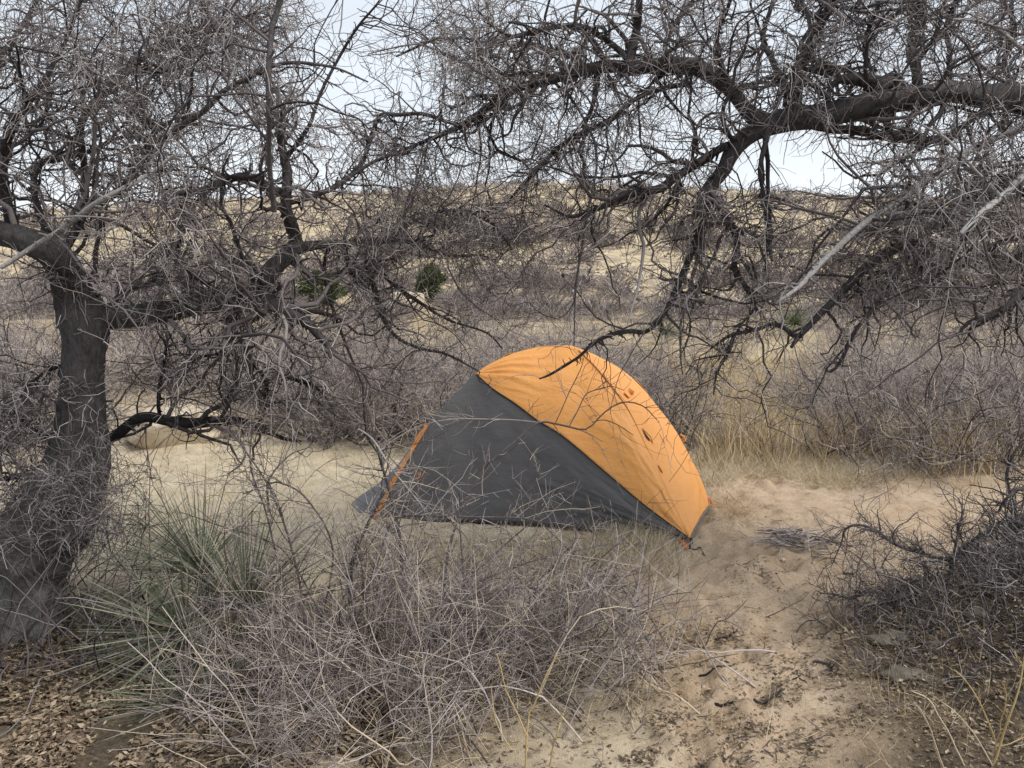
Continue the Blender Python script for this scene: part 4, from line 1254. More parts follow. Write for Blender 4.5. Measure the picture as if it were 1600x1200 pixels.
k = 0
while k < 80:                                             # low scrub of the valley floor
    y = rs_.uniform(16.5, 28); x = y * rs_.uniform(-0.7, 0.7); px = 800 + FPX * x / y
    if any(abs(px - a_) < b_ and c_ < y < d_ for a_, b_, c_, d_ in ((503, 45, 13, 27), (672, 40, 13, 29), (1040, 40, 12, 17), (1243, 40, 12, 19), (950, 70, 20, 24))): continue
    H = rs_.uniform(0.4, 0.75); k += 1
    place_shrub('leafless_shrub', far_var[int(rs_.integers(4))], on(x, y, -0.03), rs_.uniform(0, 6.28), H * rs_.uniform(1.3, 1.9), *thicket_label(px, 20), H)

# shrubs of the hillside: each a small mesh shared by its copies
hv = []
for k in range(6):
    n = 260
    D = norm(rs_.normal(size=(n, 3)) * [1, 1, 0.6] + [0, 0, 0.55])
    P = D * rs_.uniform(0.2, 0.62, n)[:, None] * [0.9, 0.9, 0.8]
    P[:, 2] = np.abs(P[:, 2])
    p, r = grow(rs_, P, D, rs_.uniform(0.10, 0.34, n), rs_.uniform(0.006, 0.014, n), 3, 0.3)
    mb = MB(); tube(mb, p, r, 3, rs_)
    D = norm(rs_.normal(size=(24, 3)) * [1, 1, 0.3] + [0, 0, 0.7])
    p, r = grow(rs_, D * 0.02, D, rs_.uniform(0.4, 0.8, 24), np.full(24, 0.014), 4, 0.2); tube(mb, p, r, 3, rs_)
    hv.append(mb.mesh('hill_shrub', M_farbrush))
pts = []
for tries in range(9000):
    y = 24 + 92 * rs_.random() ** 0.95
    x = y * rs_.uniform(-0.72, 0.72)
    if fbm(x + 50, y * 0.8, 3, 0.085) < rs_.uniform(-0.5, 0.2): continue
    px = 800 + FPX * x / y
    if y < 34 and (abs(px - 503) < 45 or abs(px - 672) < 40): continue
    pts.append((x, y))
pts = np.array(pts[:2300])
size = rs_.uniform(0.55, 1.35, len(pts)) * np.where(rs_.random(len(pts)) < 0.08, 1.75, 1.0) * (1.0 + 0.35 * (pts[:, 1] > 50))
order = np.argsort(-size / pts[:, 1])
for k in order[:240]:
    x, y = pts[k]
    o = bpy.data.objects.new('hillside_shrub', hv[int(rs_.integers(6))])
    o.location = on(x, y, -0.03); o.rotation_euler = (0, 0, rs_.uniform(0, 6.28)); s = float(size[k]); o.scale = (s * 1.3, s * 1.3, s)
    col.objects.link(o)
    side = 'left' if x / y < -0.2 else 'middle' if x / y < 0.2 else 'right'
    band = 'lowest slope' if y < 34 else 'middle slope' if y < 60 else 'upper slope'
    tag(o, 'small leafless brush plant dotted on the %s of the hill, %s part' % (band, side), 'shrub', 'hill brush, %s, %s' % (band, side))
mb = MB()
for x, y in pts[order[240:]]:
    n = 44
    s = rs_.uniform(0.8, 2.0)
    D = norm(rs_.normal(size=(n, 3)) * [1, 1, 0.6] + [0, 0, 0.5])
    P = np.array(on(x, y)) + D * rs_.uniform(0.15, 0.5, n)[:, None] * s
    tp = P + norm(rs_.normal(size=(n, 3))) * rs_.uniform(0.10, 0.26, n)[:, None] * s
    w = norm(rs_.normal(size=(n, 3))) * rs_.uniform(0.02, 0.05, n)[:, None] * s
    mb.add(np.stack([P - w, P + w, tp], 1).reshape(-1, 3), None, np.arange(n * 3).reshape(n, 3))
tag(mb.build('hillside_brush', M_farbrush), 'grey brush scattered thickly over the upper hillside', None, None, 'stuff')

# boulders on the hill
bv = []
for k in range(4):
    P, q = lumpy(rs_, 14, 20, (0.6, 0.5, 0.42), 0.45, 1.3, 5.0 * k + 1, 8)
    mb = MB(); mb.add(P, q); bv.append(mb.mesh('boulder', M_rock))
for k in range(60):
    y = rs_.uniform(26, 112); x = y * rs_.uniform(-0.66, 0.66)
    if k < 4: x, y = ((-7.6, 31), (4.6, 33), (6.6, 30), (-3.0, 38))[k]
    s = rs_.uniform(0.5, 1.6) * (1 if y < 60 else 1.3)
    o = bpy.data.objects.new('boulder', bv[k % 4]); o.location = on(x, y, 0.02); o.rotation_euler = (rs_.uniform(-0.2, 0.2), rs_.uniform(-0.2, 0.2), rs_.uniform(0, 6.28)); o.scale = (s * 1.3, s, s)
    col.objects.link(o)
    side = 'left' if x / y < -0.2 else 'middle' if x / y < 0.2 else 'right'
    band = 'lower' if y < 50 else 'upper'
    tag(o, 'pale weathered boulder in the grass of the %s hillside, %s part' % (band, side), 'boulder', 'boulders on the %s hillside, %s' % (band, side))

# evergreens and green yuccas at the foot of the hill
def evergreen(px, py, Yd, H, W, label, mat=M_juniper, n=1900):
    g_ = at(px, py, Yd)
    loc = on(g_[0], g_[1])
    t = empty('juniper', loc, label, 'tree')
    mb = MB()
    p, r = grow(rs_, np.zeros((5, 3)), np.array([[rs_.uniform(-.5, .5), rs_.uniform(-.5, .5), 1] for _ in range(5)]), np.full(5, H * 0.75), np.full(5, 0.05), 6, 0.15)
    tube(mb, p + np.array(loc), r, 6, rs_); mb.build('trunk', M_limb, t)
    D = norm(rs_.normal(size=(n, 3)))
    cl = norm(rs_.normal(size=(26, 3))) * rs_.uniform(0.5, 0.95, (26, 1))
    Cn = cl[rs_.integers(0, 26, n)] + D * 0.32 * rs_.random((n, 1)) ** 0.4
    P = Cn * np.array([W / 2, W / 2, H * 0.46]) + np.array([0, 0, H * 0.54])
    P[:, 2] = np.maximum(P[:, 2], 0.04)
    mb = MB()
    q0, r0_ = grow(rs_, P, norm(Cn + [0, 0, 0.5] + 0.5 * rs_.normal(size=(n, 3))), rs_.uniform(0.08, 0.2, n) * H, np.full(n, 0.016 * H), 3, 0.2, 0.1, 0.25)
    tube(mb, q0 + np.array(loc), r0_, 3, rs_)
    tag(mb.build('crown', mat, t), None, None, None, 'stuff')


evergreen(503, 458, 28, 1.25, 1.35, 'round dark green juniper low on the hill behind the left limb')
evergreen(672, 448, 30, 1.25, 1.05, 'smaller dark green juniper right of the other, above the tent')
M_agave = island_mat('green_spears', [(0.0, (0.05, 0.075, 0.03)), (0.6, (0.115, 0.15, 0.06)), (1.0, (0.22, 0.24, 0.12))], 0.55)


def far_yucca(px, py, Yd, R_, label, n=130):
    g_ = at(px, py, Yd); loc = on(g_[0], g_[1])
    D = norm(rs_.normal(size=(n, 3)) * [1, 1, 0.7] + [0, 0, 0.55])
    p, r = grow(rs_, np.array(loc) + np.array([0, 0, R_ * 0.5]) + D * 0.02, D, rs_.uniform(0.7, 1.1, n) * R_, np.full(n, 0.010), 4, 0.04, -0.03, 0.15)
    mb = MB(); tube(mb, p, r, 3, rs_)
    tag(mb.build('yucca_plant', M_agave, None, True, tuple(loc)), label, 'yucca')


far_yucca(1243, 488, 19, 0.55, 'light green spiky yucca beyond the drooping right limb')
far_yucca(1040, 500, 17, 0.42, 'dark green spiky yucca just above the tent to the right of its peak', 110)
far_yucca(445, 498, 16, 0.40, 'small yellow green yucca under the left limb in the brush', 80)

# ------------------------------------------------------------------ foreground: the big grey twig bush in front of the tent
rb = np.random.default_rng(77)


def traced(rng, specs, root, mat, name='branch'):
    res = []
    for s in specs:
        pts, r = limb_line(rng, s[0], s[1], s[2], 44, 0.05)
        mb = MB(); tube(mb, pts, r, 6, rng, 0.06, cap=True)
        mb.build(name, s[3] if len(s) > 3 else mat, root)
        res.append((pts, r, 1, 1))
    return res


bl = gp(640, 1075)
bush = empty('tangled_bush', on(bl[0], bl[1]), 'tangled grey leafless bush in the foreground in front of the tent', 'shrub')
specs = [
    ([(640, 1010, 9), (632, 900, 8), (618, 804, 7), (600, 736, 6), (588, 692, 4), (575, 640, 3)], 3.3, 3.6, M_limb),
    ([(560, 1000, 12), (548, 930, 11), (556, 860, 9), (575, 820, 7), (600, 770, 5)], 3.15, 3.3, M_limb),
    ([(690, 1000, 7), (700, 860, 6), (740, 760, 5), (764, 722, 4.5), (800, 692, 4), (840, 660, 4), (880, 664, 4), (916, 670, 3.5), (944, 644, 3), (972, 628, 3), (1004, 634, 2.5), (1030, 660, 1.6)], 3.3, 4.0, M_mid),
    ([(840, 660, 3), (780, 655, 3), (704, 656, 3), (650, 668, 2.5), (610, 690, 2)], 3.85, 3.6, M_bush),
    ([(868, 661, 2.2), (888, 616, 2), (906, 580, 1.8), (912, 560, 1.4)], 3.9, 3.95, M_mid),
    ([(890, 665, 2.4), (905, 636, 2.2), (916, 616, 2), (935, 608, 1.8), (956, 604, 1.5), (975, 610, 1.2)], 3.9, 4.0, M_mid),
    ([(925, 660, 2), (945, 656, 2), (972, 668, 1.8), (990, 680, 1.4)], 3.95, 4.05, M_mid),
    ([(560, 960, 6), (590, 880, 5), (620, 812, 5), (680, 806, 5), (740, 808, 4.5), (820, 810, 4), (850, 822, 3), (900, 870, 3)], 3.2, 3.5, M_mid),
    ([(560, 670, 4), (584, 688, 4.5), (610, 730, 4), (648, 776, 3), (665, 800, 2)], 3.4, 3.3, M_pale),
    ([(480, 1050, 6), (470, 930, 5), (450, 840, 5), (420, 760, 4), (380, 700, 3), (350, 660, 2)], 3.1, 3.3),
    ([(480, 1050, 5), (440, 900, 4), (415, 800, 4), (393, 735, 3.5), (392, 690, 3), (400, 640, 2)], 3.1, 3.4),
    ([(420, 800, 6), (417, 760, 5), (430, 735, 4), (455, 710, 3), (480, 700, 2)], 3.3, 3.4, M_mid),
    ([(500, 980, 5), (520, 860, 4), (480, 780, 4), (440, 755, 4), (420, 757, 3), (380, 772, 2)], 3.2, 3.3),
    ([(620, 1060, 5), (700, 960, 5), (800, 920, 4), (900, 930, 3.5), (980, 965, 3), (1030, 1010, 2)], 3.0, 3.1),
    ([(600, 1080, 6), (640, 1010, 5), (720, 1000, 4.5), (800, 1040, 4), (880, 1090, 3), (920, 1130, 2)], 2.85, 2.8),
    ([(540, 1120, 6), (480, 1060, 5), (400, 1070, 5), (330, 1090, 4), (280, 1110, 2)], 2.8, 2.75),
    ([(560, 1100, 6), (500, 1020, 5), (440, 960, 4), (360, 940, 3), (300, 950, 2)], 2.95, 2.9),
    ([(620, 1100, 6), (570, 1060, 5), (520, 1080, 5), (480, 1130, 4), (450, 1200, 3)], 2.75, 2.55),
    ([(700, 1060, 5), (760, 990, 4), (850, 950, 4), (930, 880, 3), (990, 830, 2)], 3.2, 3.5),
    ([(640, 1040, 5), (720, 920, 4), (790, 850, 3.5), (850, 800, 3), (880, 760, 2)], 3.2, 3.5),
    ([(640, 1040, 5), (690, 950, 4), (770, 900, 3.5), (860, 870, 3), (950, 850, 2)], 3.2, 3.4),
    ([(730, 1080, 4), (727, 940, 3.5), (720, 840, 3), (718, 770, 2.5)], 3.15, 3.2, M_limb),
    ([(520, 1000, 4), (470, 900, 3.5), (430, 850, 3), (340, 820, 3), (280, 800, 2)], 3.2, 3.3),
]
specs = [(tuple((a_, b_, c_ * 0.75) for a_, b_, c_ in s_[0]),) + tuple(s_[1:]) for s_ in specs]
bl_limbs = traced(rb, specs, bush, M_mid)
# hundreds of arching canes from a spread of feet under the bush
n = 760
fx = rb.normal(-0.33, 0.58, n); fy = rb.normal(2.98, 0.30, n)
an = rb.uniform(0, 6.28, n); ti = rb.uniform(0.25, 1.0, n)
D = np.stack([np.cos(an) * ti, np.sin(an) * ti, rb.uniform(0.30, 0.85, n)], 1)
Lc = rb.uniform(0.30, 0.72, n)
P = np.stack([fx, fy, surf(fx, fy)], 1)
def keep_bush(p):
    x, y = to_px(p)
    xm, ym = x.mean(1), y.mean(1)
    lim = np.interp(xm, [150, 420, 600, 760, 900, 1000, 1070], [900, 800, 800, 860, 880, 900, 960])      # thin above the dense heap
    lim = lim + 150 * fbm(xm * 0.011, ym * 0.004, 2)
    op = np.where(ym < lim, 0.84, 0.0)
    op = np.maximum(op, 0.7 * (fbm(xm * 0.016, ym * 0.016, 2) < -0.16))
    op = np.maximum(op, (xm < 400) * 0.3)
    op = np.maximum(op, (xm < 190) * 1.0)
    op = np.maximum(op, (xm > 1000) * 0.6)
    op = np.maximum(op, (xm > 1100) * 1.0)
    op = np.maximum(op, ((xm > 880) & (ym > 1090)) * 0.8)
    return (rb.random(len(p)) > op) & (p[..., 1].min(1) > np.where(xm > 740, 2.55, 1.7)) & (p[..., 2].min(1) > -0.05)


def keep_bush_open(p):
    x, y = to_px(p)
    return (x.mean(1) < 1060) & (x.mean(1) > 190) & ((y.mean(1) > 700) | (x.mean(1) < 800) | (rb.random(len(p)) > 0.6)) & (p[..., 1].min(1) > 1.7) & (p[..., 1].max(1) < 4.55)


ca_, cr_ = grow(rb, P, D, Lc, rb.uniform(0.0022, 0.0042, n), 9, 0.18, -0.06, 0.4)
m = keep_bush(ca_); ca_, cr_ = ca_[m], cr_[m]
LP = np.stack([l[0] for l in bl_limbs]); LR = np.stack([l[1] for l in bl_limbs])
s1 = spawn(rb, LP, LR, 700, (0.10, 0.40), 7, (55, 18), (0.25, 1), 0.14, 0.0, 0.6, 0.0015, 0.0028, 0.4, None, None, keep_bush_open)
s2_ = spawn(rb, s1[0], s1[1], 2600, (0.03, 0.14), 4, (55, 18), (0.15, 1), 0.14, 0.0, 0.7, 0.0013, 0.0022, 0.5, None, None, keep_bush_open)
b1 = spawn(rb, ca_, cr_, 4200, (0.12, 0.42), 5, (52, 18), (0.15, 1), 0.11, -0.01, 0.65, 0.0014, 0.0028, 0.5, None, None, keep_bush)
b2 = spawn(rb, b1[0], b1[1], 8500, (0.04, 0.18), 3, (55, 18), (0.1, 1), 0.11, -0.01, 0.75, 0.0011, 0.0020, 0.55, None, None, keep_bush)
mb = MB(); tube(mb, ca_, cr_, 5, rb); tag(mb.build('canes', M_bush, bush), None, None, None, 'stuff')
mb = MB()
for q_ in (s1, s2_, b1, b2): tube(mb, q_[0], q_[1], 3, rb)
tag(mb.build('twigs', M_bush, bush), None, None, None, 'stuff')
# straw coloured dead shoots through the heap
n = 900
fx = rb.normal(-0.30, 0.5, n); fy = rb.normal(2.95, 0.3, n)
D = np.stack([rb.normal(0, .8, n), rb.normal(0, .8, n), rb.uniform(0.1, 0.8, n)], 1)
p, r = grow(rb, np.stack([fx, fy, surf(fx, fy)], 1), D, rb.uniform(0.15, 0.4, n), rb.uniform(0.0013, 0.0024, n), 5, 0.15, -0.04, 0.5)
m = keep_bush(p); mb = MB(); tube(mb, p[m], r[m], 3, rb)
tag(mb.build('dead_shoots', M_pgrass, bush), None, None, None, 'stuff')

# thorny scrub round the foot of the left trunk
g0 = gp(70, 960)
scrub = empty('thorn_scrub', on(g0[0] + 0.1, g0[1] - 0.25), 'grey thorny scrub tangled round the foot of the left trunk', 'shrub')
n = 150
base = np.array([[rt.uniform(-2.25, -1.40), rt.uniform(2.95, 3.55), 0] for _ in range(n)]); base[:, 2] = surf(base[:, 0], base[:, 1])
D = np.stack([rt.normal(0.15, .55, n), rt.normal(-0.1, .4, n), rt.uniform(0.7, 1.2, n)], 1)
s_a = grow(rt, base, D, rt.uniform(0.5, 0.95, n), rt.uniform(0.002, 0.004, n), 10, 0.24, -0.04, 0.4)
def keep_scrub(p):
    x, y = to_px(p)
    return (x.mean(1) < 330) & (y.mean(1) > 585) & (rt.random(len(p)) > np.clip((y.mean(1) - 760) / 130, 0, 1)) & (rt.random(len(p)) > np.clip((x.mean(1) - 120) / 150, 0, 0.97))
s_b = spawn(rt, s_a[0], s_a[1], 4600, (0.1, 0.34), 7, (55, 18), (0.25, 1), 0.25, -0.03, 0.6, 0.0016, 0.004, 0.4, None, None, keep_scrub)
s_c = spawn(rt, s_b[0], s_b[1], 8000, (0.03, 0.14), 5, (55, 18), (0.1, 1), 0.25, -0.03, 0.65, 0.0011, 0.0024, 0.5, None, None, keep_scrub)
mb = MB(); tube(mb, s_a[0], s_a[1], 5, rt); tag(mb.build('stems', M_twig_dark, scrub), None, None, None, 'stuff')
mb = MB(); tube(mb, s_b[0], s_b[1], 4, rt); tube(mb, s_c[0][::2], s_c[1][::2], 3, rt); tag(mb.build('branches', M_twig_dark, scrub), None, None, None, 'stuff')
mb = MB(); tube(mb, s_c[0][1::2], s_c[1][1::2], 3, rt); tag(mb.build('twigs', M_twig, scrub), None, None, None, 'stuff')

# dark thorn shrub at the lower right
rq = np.random.default_rng(91)
q0_ = gp(1500, 985)
thorn = empty('thorn_shrub', on(q0_[0], q0_[1]), 'dark spiny bare shrub sprawling over the leaf heap at the lower right', 'shrub')
ts = [
    ([(1500, 1000, 13), (1492, 950, 11), (1486, 902, 8), (1489, 871, 7), (1530, 839, 6), (1565, 818, 6), (1610, 822, 6), (1660, 840, 5)], 3.5, 3.6, M_mid),
    ([(1488, 873, 6), (1460, 871, 5.5), (1430, 862, 5), (1397, 850, 5), (1362, 825, 4.5), (1334, 820, 4), (1320, 830, 3.5), (1316, 846, 2.5), (1302, 878, 1.5)], 3.55, 3.7, M_mid),
    ([(1495, 960, 8), (1463, 927, 7), (1439, 916, 6), (1418, 923, 6), (1372, 923, 5), (1330, 934, 4.5), (1300, 928, 3.5), (1281, 927, 2)], 3.5, 3.45, M_limb),
    ([(1418, 925, 5), (1390, 938, 5), (1365, 948, 4), (1340, 945, 3)], 3.47, 3.4, M_limb),
    ([(1465, 930, 5), (1440, 942, 4), (1420, 955, 3.5), (1414, 985, 2.5)], 3.5, 3.35, M_limb),
    ([(1489, 871, 5), (1494, 840, 4), (1502, 811, 4), (1504, 788, 3)], 3.55, 3.6, M_mid),
    ([(1510, 990, 12), (1540, 940, 11), (1570, 905, 10), (1620, 880, 8), (1700, 850, 6)], 3.4, 3.5, M_limb),
    ([(1520, 1000, 10), (1560, 965, 9), (1610, 940, 8), (1690, 930, 6)], 3.3, 3.2, M_limb),
    ([(1530, 1020, 9), (1580, 1010, 8), (1630, 990, 7), (1700, 1000, 5)], 3.2, 3.0, M_limb),
    ([(1505, 985, 8), (1480, 980, 6), (1450, 990, 5), (1420, 1010, 3.5)], 3.4, 3.2, M_limb),
    ([(1540, 950, 8), (1545, 900, 7), (1560, 860, 6), (1590, 830, 5), (1620, 770, 4)], 3.5, 3.7, M_mid),
    ([(1600, 880, 7), (1585, 790, 6), (1570, 740, 5), (1590, 700, 4), (1620, 680, 3)], 3.6, 3.8, M_limb),
    ([(1640, 740, 7), (1600, 760, 6), (1575, 775, 5), (1560, 800, 3)], 3.7, 3.6, M_limb),
]
tl = traced(rq, ts, thorn, M_limb)
LP = np.stack([l[0] for l in tl]); LR = np.stack([l[1] for l in tl])
def keep_thorn(p):
    x, y = to_px(p)
    xm, ym = x.mean(1), y.mean(1)
    op = np.clip((1480 - xm) / 160, 0, 1) * 0.25
    op = np.maximum(op, (ym < 800) * 0.4)
    return (xm > 1265) & (p[..., 1].min(1) > 2.3) & (rq.random(len(p)) > op)
t1 = spawn(rq, LP, LR, 620, (0.08, 0.30), 8, (62, 18), (0.15, 1), 0.24, 0.02, 0.55, 0.0018, 0.0045, 0.45, None, None, keep_thorn)
t2 = spawn(rq, np.concatenate([t1[0]]), t1[1], 3600, (0.03, 0.13), 5, (62, 18), (0.1, 1), 0.25, 0.0, 0.6, 0.0013, 0.0028, 0.5, None, None, keep_thorn)
t3 = spawn(rq, t2[0], t2[1], 4500, (0.015, 0.06), 3, (65, 15), (0.1, 1), 0.15, 0.0, 0.7, 0.0010, 0.002, 0.5, None, None, keep_thorn)
mb = MB(); tube(mb, t1[0], t1[1], 4, rq); tube(mb, t2[0], t2[1], 3, rq); tag(mb.build('branches', M_twig_dark, thorn), None, None, None, 'stuff')
mb = MB(); tube(mb, t3[0], t3[1], 3, rq); tag(mb.build('spines', M_twig_dark, thorn), None, None, None, 'stuff')
# grey dead brush heaped under it
n = 950
fx = rq.normal(2.12, 0.34, n); fy = rq.normal(3.22, 0.32, n)
D = np.stack([rq.normal(0, .8, n), rq.normal(-0.1, .8, n), rq.uniform(0.0, 0.9, n)], 1)
h1_ = grow(rq, np.stack([fx, fy, surf(fx, fy)], 1), D, rq.uniform(0.1, 0.34, n), rq.uniform(0.0016, 0.0036, n), 6, 0.22, -0.05, 0.4)
h2_ = spawn(rq, h1_[0], h1_[1], 4200, (0.03, 0.12), 4, (55, 18), (0.1, 1), 0.2, -0.02, 0.7, 0.001, 0.002, 0.5)
mb = MB(); tube(mb, h1_[0], h1_[1], 3, rq); tube(mb, h2_[0], h2_[1], 3, rq)
heap = mb.build('dead_brush', M_twig_dark, None, True, tuple(on(1.95, 3.2)))
mb = MB(); tube(mb, h2_[0][::3] + [0.02, -0.03, 0.03], h2_[1][::3], 3, rq); hp2 = mb.build('dead_twigs', M_twig, heap); tag(hp2, None, None, None, 'stuff')
tag(heap, 'grey dead brush heaped over leaf mould at the lower right', 'brush', None, 'stuff')

# ------------------------------------------------------------------ yuccas by the left trunk
ry = np.random.default_rng(5)
leaf_v = []
for k in range(6):
    Ls, W_ = 0.50, 0.0058
    t_ = np.linspace(0, 1, 7)
    c_ = np.stack([t_ * Ls, np.zeros(7), -0.06 * (k - 1.5) * 0.35 * t_ ** 2], 1)
    w_ = W_ * np.array([0.9, 1.0, 0.95, 0.8, 0.6, 0.35, 0.05])
    V = np.stack([c_ + np.stack([0 * w_, -w_ / 2, 0.25 * w_], 1), c_, c_ + np.stack([0 * w_, w_ / 2, 0.25 * w_], 1)], 1)
    i = np.arange(21).reshape(7, 3)
    q = np.concatenate([np.stack([i[:-1, :-1], i[:-1, 1:], i[1:, 1:], i[1:, :-1]], -1).reshape(-1, 4)])
    mb = MB(); mb.add(V, q); leaf_v.append((mb.mesh('leaf', M_yleaf), mb.mesh('dead_leaf', M_ydead)))


def yucca(px, py, Yd, n_g, n_d, scale, lean, label, cone=1.0, stem=0.3):
    c = at(px, py, Yd)
    t = empty('yucca_plant', on(c[0], c[1]), label, 'yucca')
    loc = np.array(t.location)
    mb = MB(); tube(mb, catmull([loc - [0, 0, 0.05], (loc + c) / 2 + [0.02, 0, 0], c], 12), np.linspace(0.05, 0.045, 12), 10, ry, 0.2); mb.build('stem', M_limb, t)
    lean = np.asarray(lean, float)
    for k in range(n_g + n_d):
        dead = k >= n_g
        if not dead: d = norm(ry.normal(size=3) * cone + lean)
        else: d = norm(ry.normal(size=3) * [1, 1, 0.4] + [0.1, -0.4, -1.0])
        L_ = scale * ry.uniform(0.7, 1.1) * (0.62 if dead else 1)
        if not dead and c[2] + d[2] * 0.5 * L_ < 0.03: d = norm(d * [1, 1, 0.2])
        o = bpy.data.objects.new('dead_leaf' if dead else 'leaf', leaf_v[int(ry.integers(6))][1 if dead else 0])
        x_ = Vector(d); s_ = Vector(norm(np.cross(d, ry.normal(size=3)))); z_ = x_.cross(s_)
        M = Matrix((x_, s_, z_)).transposed().to_4x4()
        M.translation = Vector(c - loc + d * 0.03)
        o.parent = t
        o.matrix_local = M @ Matrix.Diagonal((L_, L_ * 1.1, L_, 1))
        col.objects.link(o)


yucca(385, 948, 3.22, 150, 150, 1.0, (-0.1, 0.1, 0.75), 'green spiky yucca with a skirt of straw coloured dead leaves, beside the tangled bush', 0.8)
yucca(315, 890, 3.42, 190, 16, 0.95, (-0.75, 0.0, 0.35), 'largest green yucca with long thin leaves, nearest the left trunk', 0.75)
yucca(290, 985, 3.10, 170, 24, 0.85, (-0.5, -0.2, 0.25), 'low green yucca below the one nearest the trunk', 0.75)
yucca(330, 1095, 2.85, 140, 30, 0.8, (-0.6, -0.3, 0.25), 'sparse grey green yucca lowest in the photo, in the bush edge', 0.7)
# ------------------------------------------------------------------ grass, stalks, leaf litter, sticks
rc = np.random.default_rng(123)


def blades(name, xy, Ln, W_, mat, label, lean=0.45, K=3, droop=-0.3, spread=0.0, parent=None, up=1.0):
    n = len(xy)
    P = np.stack([xy[:, 0], xy[:, 1], surf(xy[:, 0], xy[:, 1]) - 0.005], 1)
    D = norm(np.stack([rc.normal(0, lean, n), rc.normal(0, lean, n), np.full(n, up)], 1))
    mb = MB()
    ribbons(mb, P, D, rc.uniform(Ln[0], Ln[1], n), rc.uniform(W_[0], W_[1], n), K, 0.8, rc, droop)
    o = mb.build(name, mat, parent)
    if label: tag(o, label, None, None, 'stuff')
    return o


def tufts(n, f_xy, per, sd):
    c = f_xy(n)
    return np.repeat(c, per, 0) + rc.normal(0, sd, (len(c) * per, 2))


# left meadow: fine pale grass between trunk, boulders and tent
def f_meadow(n):
    y = 3.6 + 5.0 * rc.random(n * 2) ** 0.8; x = y * rc.uniform(-0.62, -0.02, n * 2)
    m = (x < -0.25 + 0.2 * rc.normal(size=n * 2)) & ~((x > -1.0) & (y > 5.0) & (y < 6.8))
    return np.stack([x, y], 1)[m][:n]
blades('meadow_grass', tufts(1200, f_meadow, 10, 0.05), (0.04, 0.11), (0.002, 0.004), M_pgrass, 'short fine pale grass of the meadow left of the tent', 0.7)


# flattened grass along the near side of the tent
def f_tentside(n):
    t = rc.random(n); px = 560 + 500 * t; py = 849 + 55 * rc.random(n) ** 1.3
    g_ = gp(px, py); return g_[:, :2]
blades('tent_side_grass', tufts(560, f_tentside, 18, 0.03), (0.06, 0.17), (0.0018, 0.0035), M_pgrass, 'pale bent grass along the near foot of the tent', 0.9)


def f_corner(n):
    g_ = gp(rc.normal(985, 38, n), rc.normal(852, 8, n)); return g_[:, :2]
blades('corner_grass', tufts(60, f_corner, 24, 0.025), (0.08, 0.19), (0.0016, 0.003), M_pgrass, 'taller pale grass tuft against the near right part of the tent hem', 0.7)


# band of matted grass behind the sand on the right
def f_band(n):
    px = rc.uniform(1090, 1480, n); py = 757 - 40 * rc.random(n) + 10 * np.sin(px / 40)
    return gp(px, py)[:, :2]
blades('matted_grass', tufts(900, f_band, 16, 0.06), (0.08, 0.22), (0.002, 0.004), M_pgrass, 'matted pale grass along the back edge of the sand', 1.0)


def f_corner2(n):
    return gp(rc.normal(1135, 26, n), rc.normal(800, 13, n))[:, :2]
blades('far_corner_grass', tufts(50, f_corner2, 14, 0.03), (0.05, 0.15), (0.0016, 0.003), M_straw, 'reddish dry grass by the far corner of the tent', 1.0)


# upright straw stalks in front of the right-hand shrubs
def f_straw(n):
    px = rc.uniform(1090, 1560, n); py = rc.normal(722, 9, n)
    return gp(px, py)[:, :2]
blades('straw_stalks', tufts(210, f_straw, 7, 0.05), (0.25, 0.62), (0.005, 0.010), M_straw, 'upright straw coloured stalks before the right hand shrubs', 0.22, 5, -0.08)
blades('straw_stalks', gp(rc.uniform(1440, 1600, 120), rc.normal(742, 8, 120))[:, :2], (0.25, 0.6), (0.005, 0.010), M_straw, 'tall straw stalks at the foot of the big rounded shrub', 0.2, 5, -0.06)


# tan grass in the gap right of the tent and over the valley floor
def f_gap(n):
    y = rc.uniform(7, 14, n); x = y * rc.uniform(0.17, 0.42, n); return np.stack([x, y], 1)
blades('gap_grass', tufts(900, f_gap, 12, 0.10), (0.10, 0.30), (0.004, 0.008), M_straw, 'tan grass in the open gap beyond the tent', 0.6)
def f_valley(n):
    y = 7.5 + 24 * rc.random(n); x = y * rc.uniform(-0.8, 0.8, n); return np.stack([x, y], 1)
blades('valley_grass', tufts(2600, f_valley, 8, 0.14), (0.15, 0.40), (0.006, 0.012), M_straw, 'dry tan grass between the shrubs of the thicket', 0.5, 3)
def f_hill(n):
    y = 26 + 92 * rc.random(n); x = y * rc.uniform(-0.72, 0.72, n); return np.stack([x, y], 1)
blades('hill_grass', tufts(3600, f_hill, 5, 0.22), (0.15, 0.38), (0.02, 0.05), M_pgrass, 'pale bunch grass covering the hillside', 0.6, 2)


# thin dry grass at the lower right and edge of the bush
def f_low(n):
    px = np.concatenate([rc.normal(1400, 90, n // 2), rc.normal(1010, 60, n - n // 2)]); py = np.concatenate([rc.normal(1120, 60, n // 2), rc.normal(1050, 60, n - n // 2)])
    return gp(px, py)[:, :2]
blades('thin_grass', tufts(150, f_low, 7, 0.03), (0.07, 0.24), (0.0012, 0.0024), M_straw, 'thin dry grass stems at the edges of the path', 0.9)


def stalk_plant(name, specs, d0, mat, label):
    base = gp(specs[0][0][0], specs[0][0][1])
    t = empty(name, on(base[0], base[1]), label, 'weed')
    k0 = None
    for s in specs:
        pts, r = limb_line(rc, s, d0, d0 + rc.uniform(-0.06, 0.06), 44, 0.01)
        r = r * 0.6
        mb = MB(); tube(mb, pts, r, 5, rc)
        p, q_ = spawn(rc, pts[None], r[None], 8, (0.02, 0.07), 4, (40, 12), (0.45, 1), 0.15, 0.05, 0.6, 0.0007, 0.0013)
        tube(mb, p, q_, 3, rc)
        mb.build('stalk', mat, t)
    return t


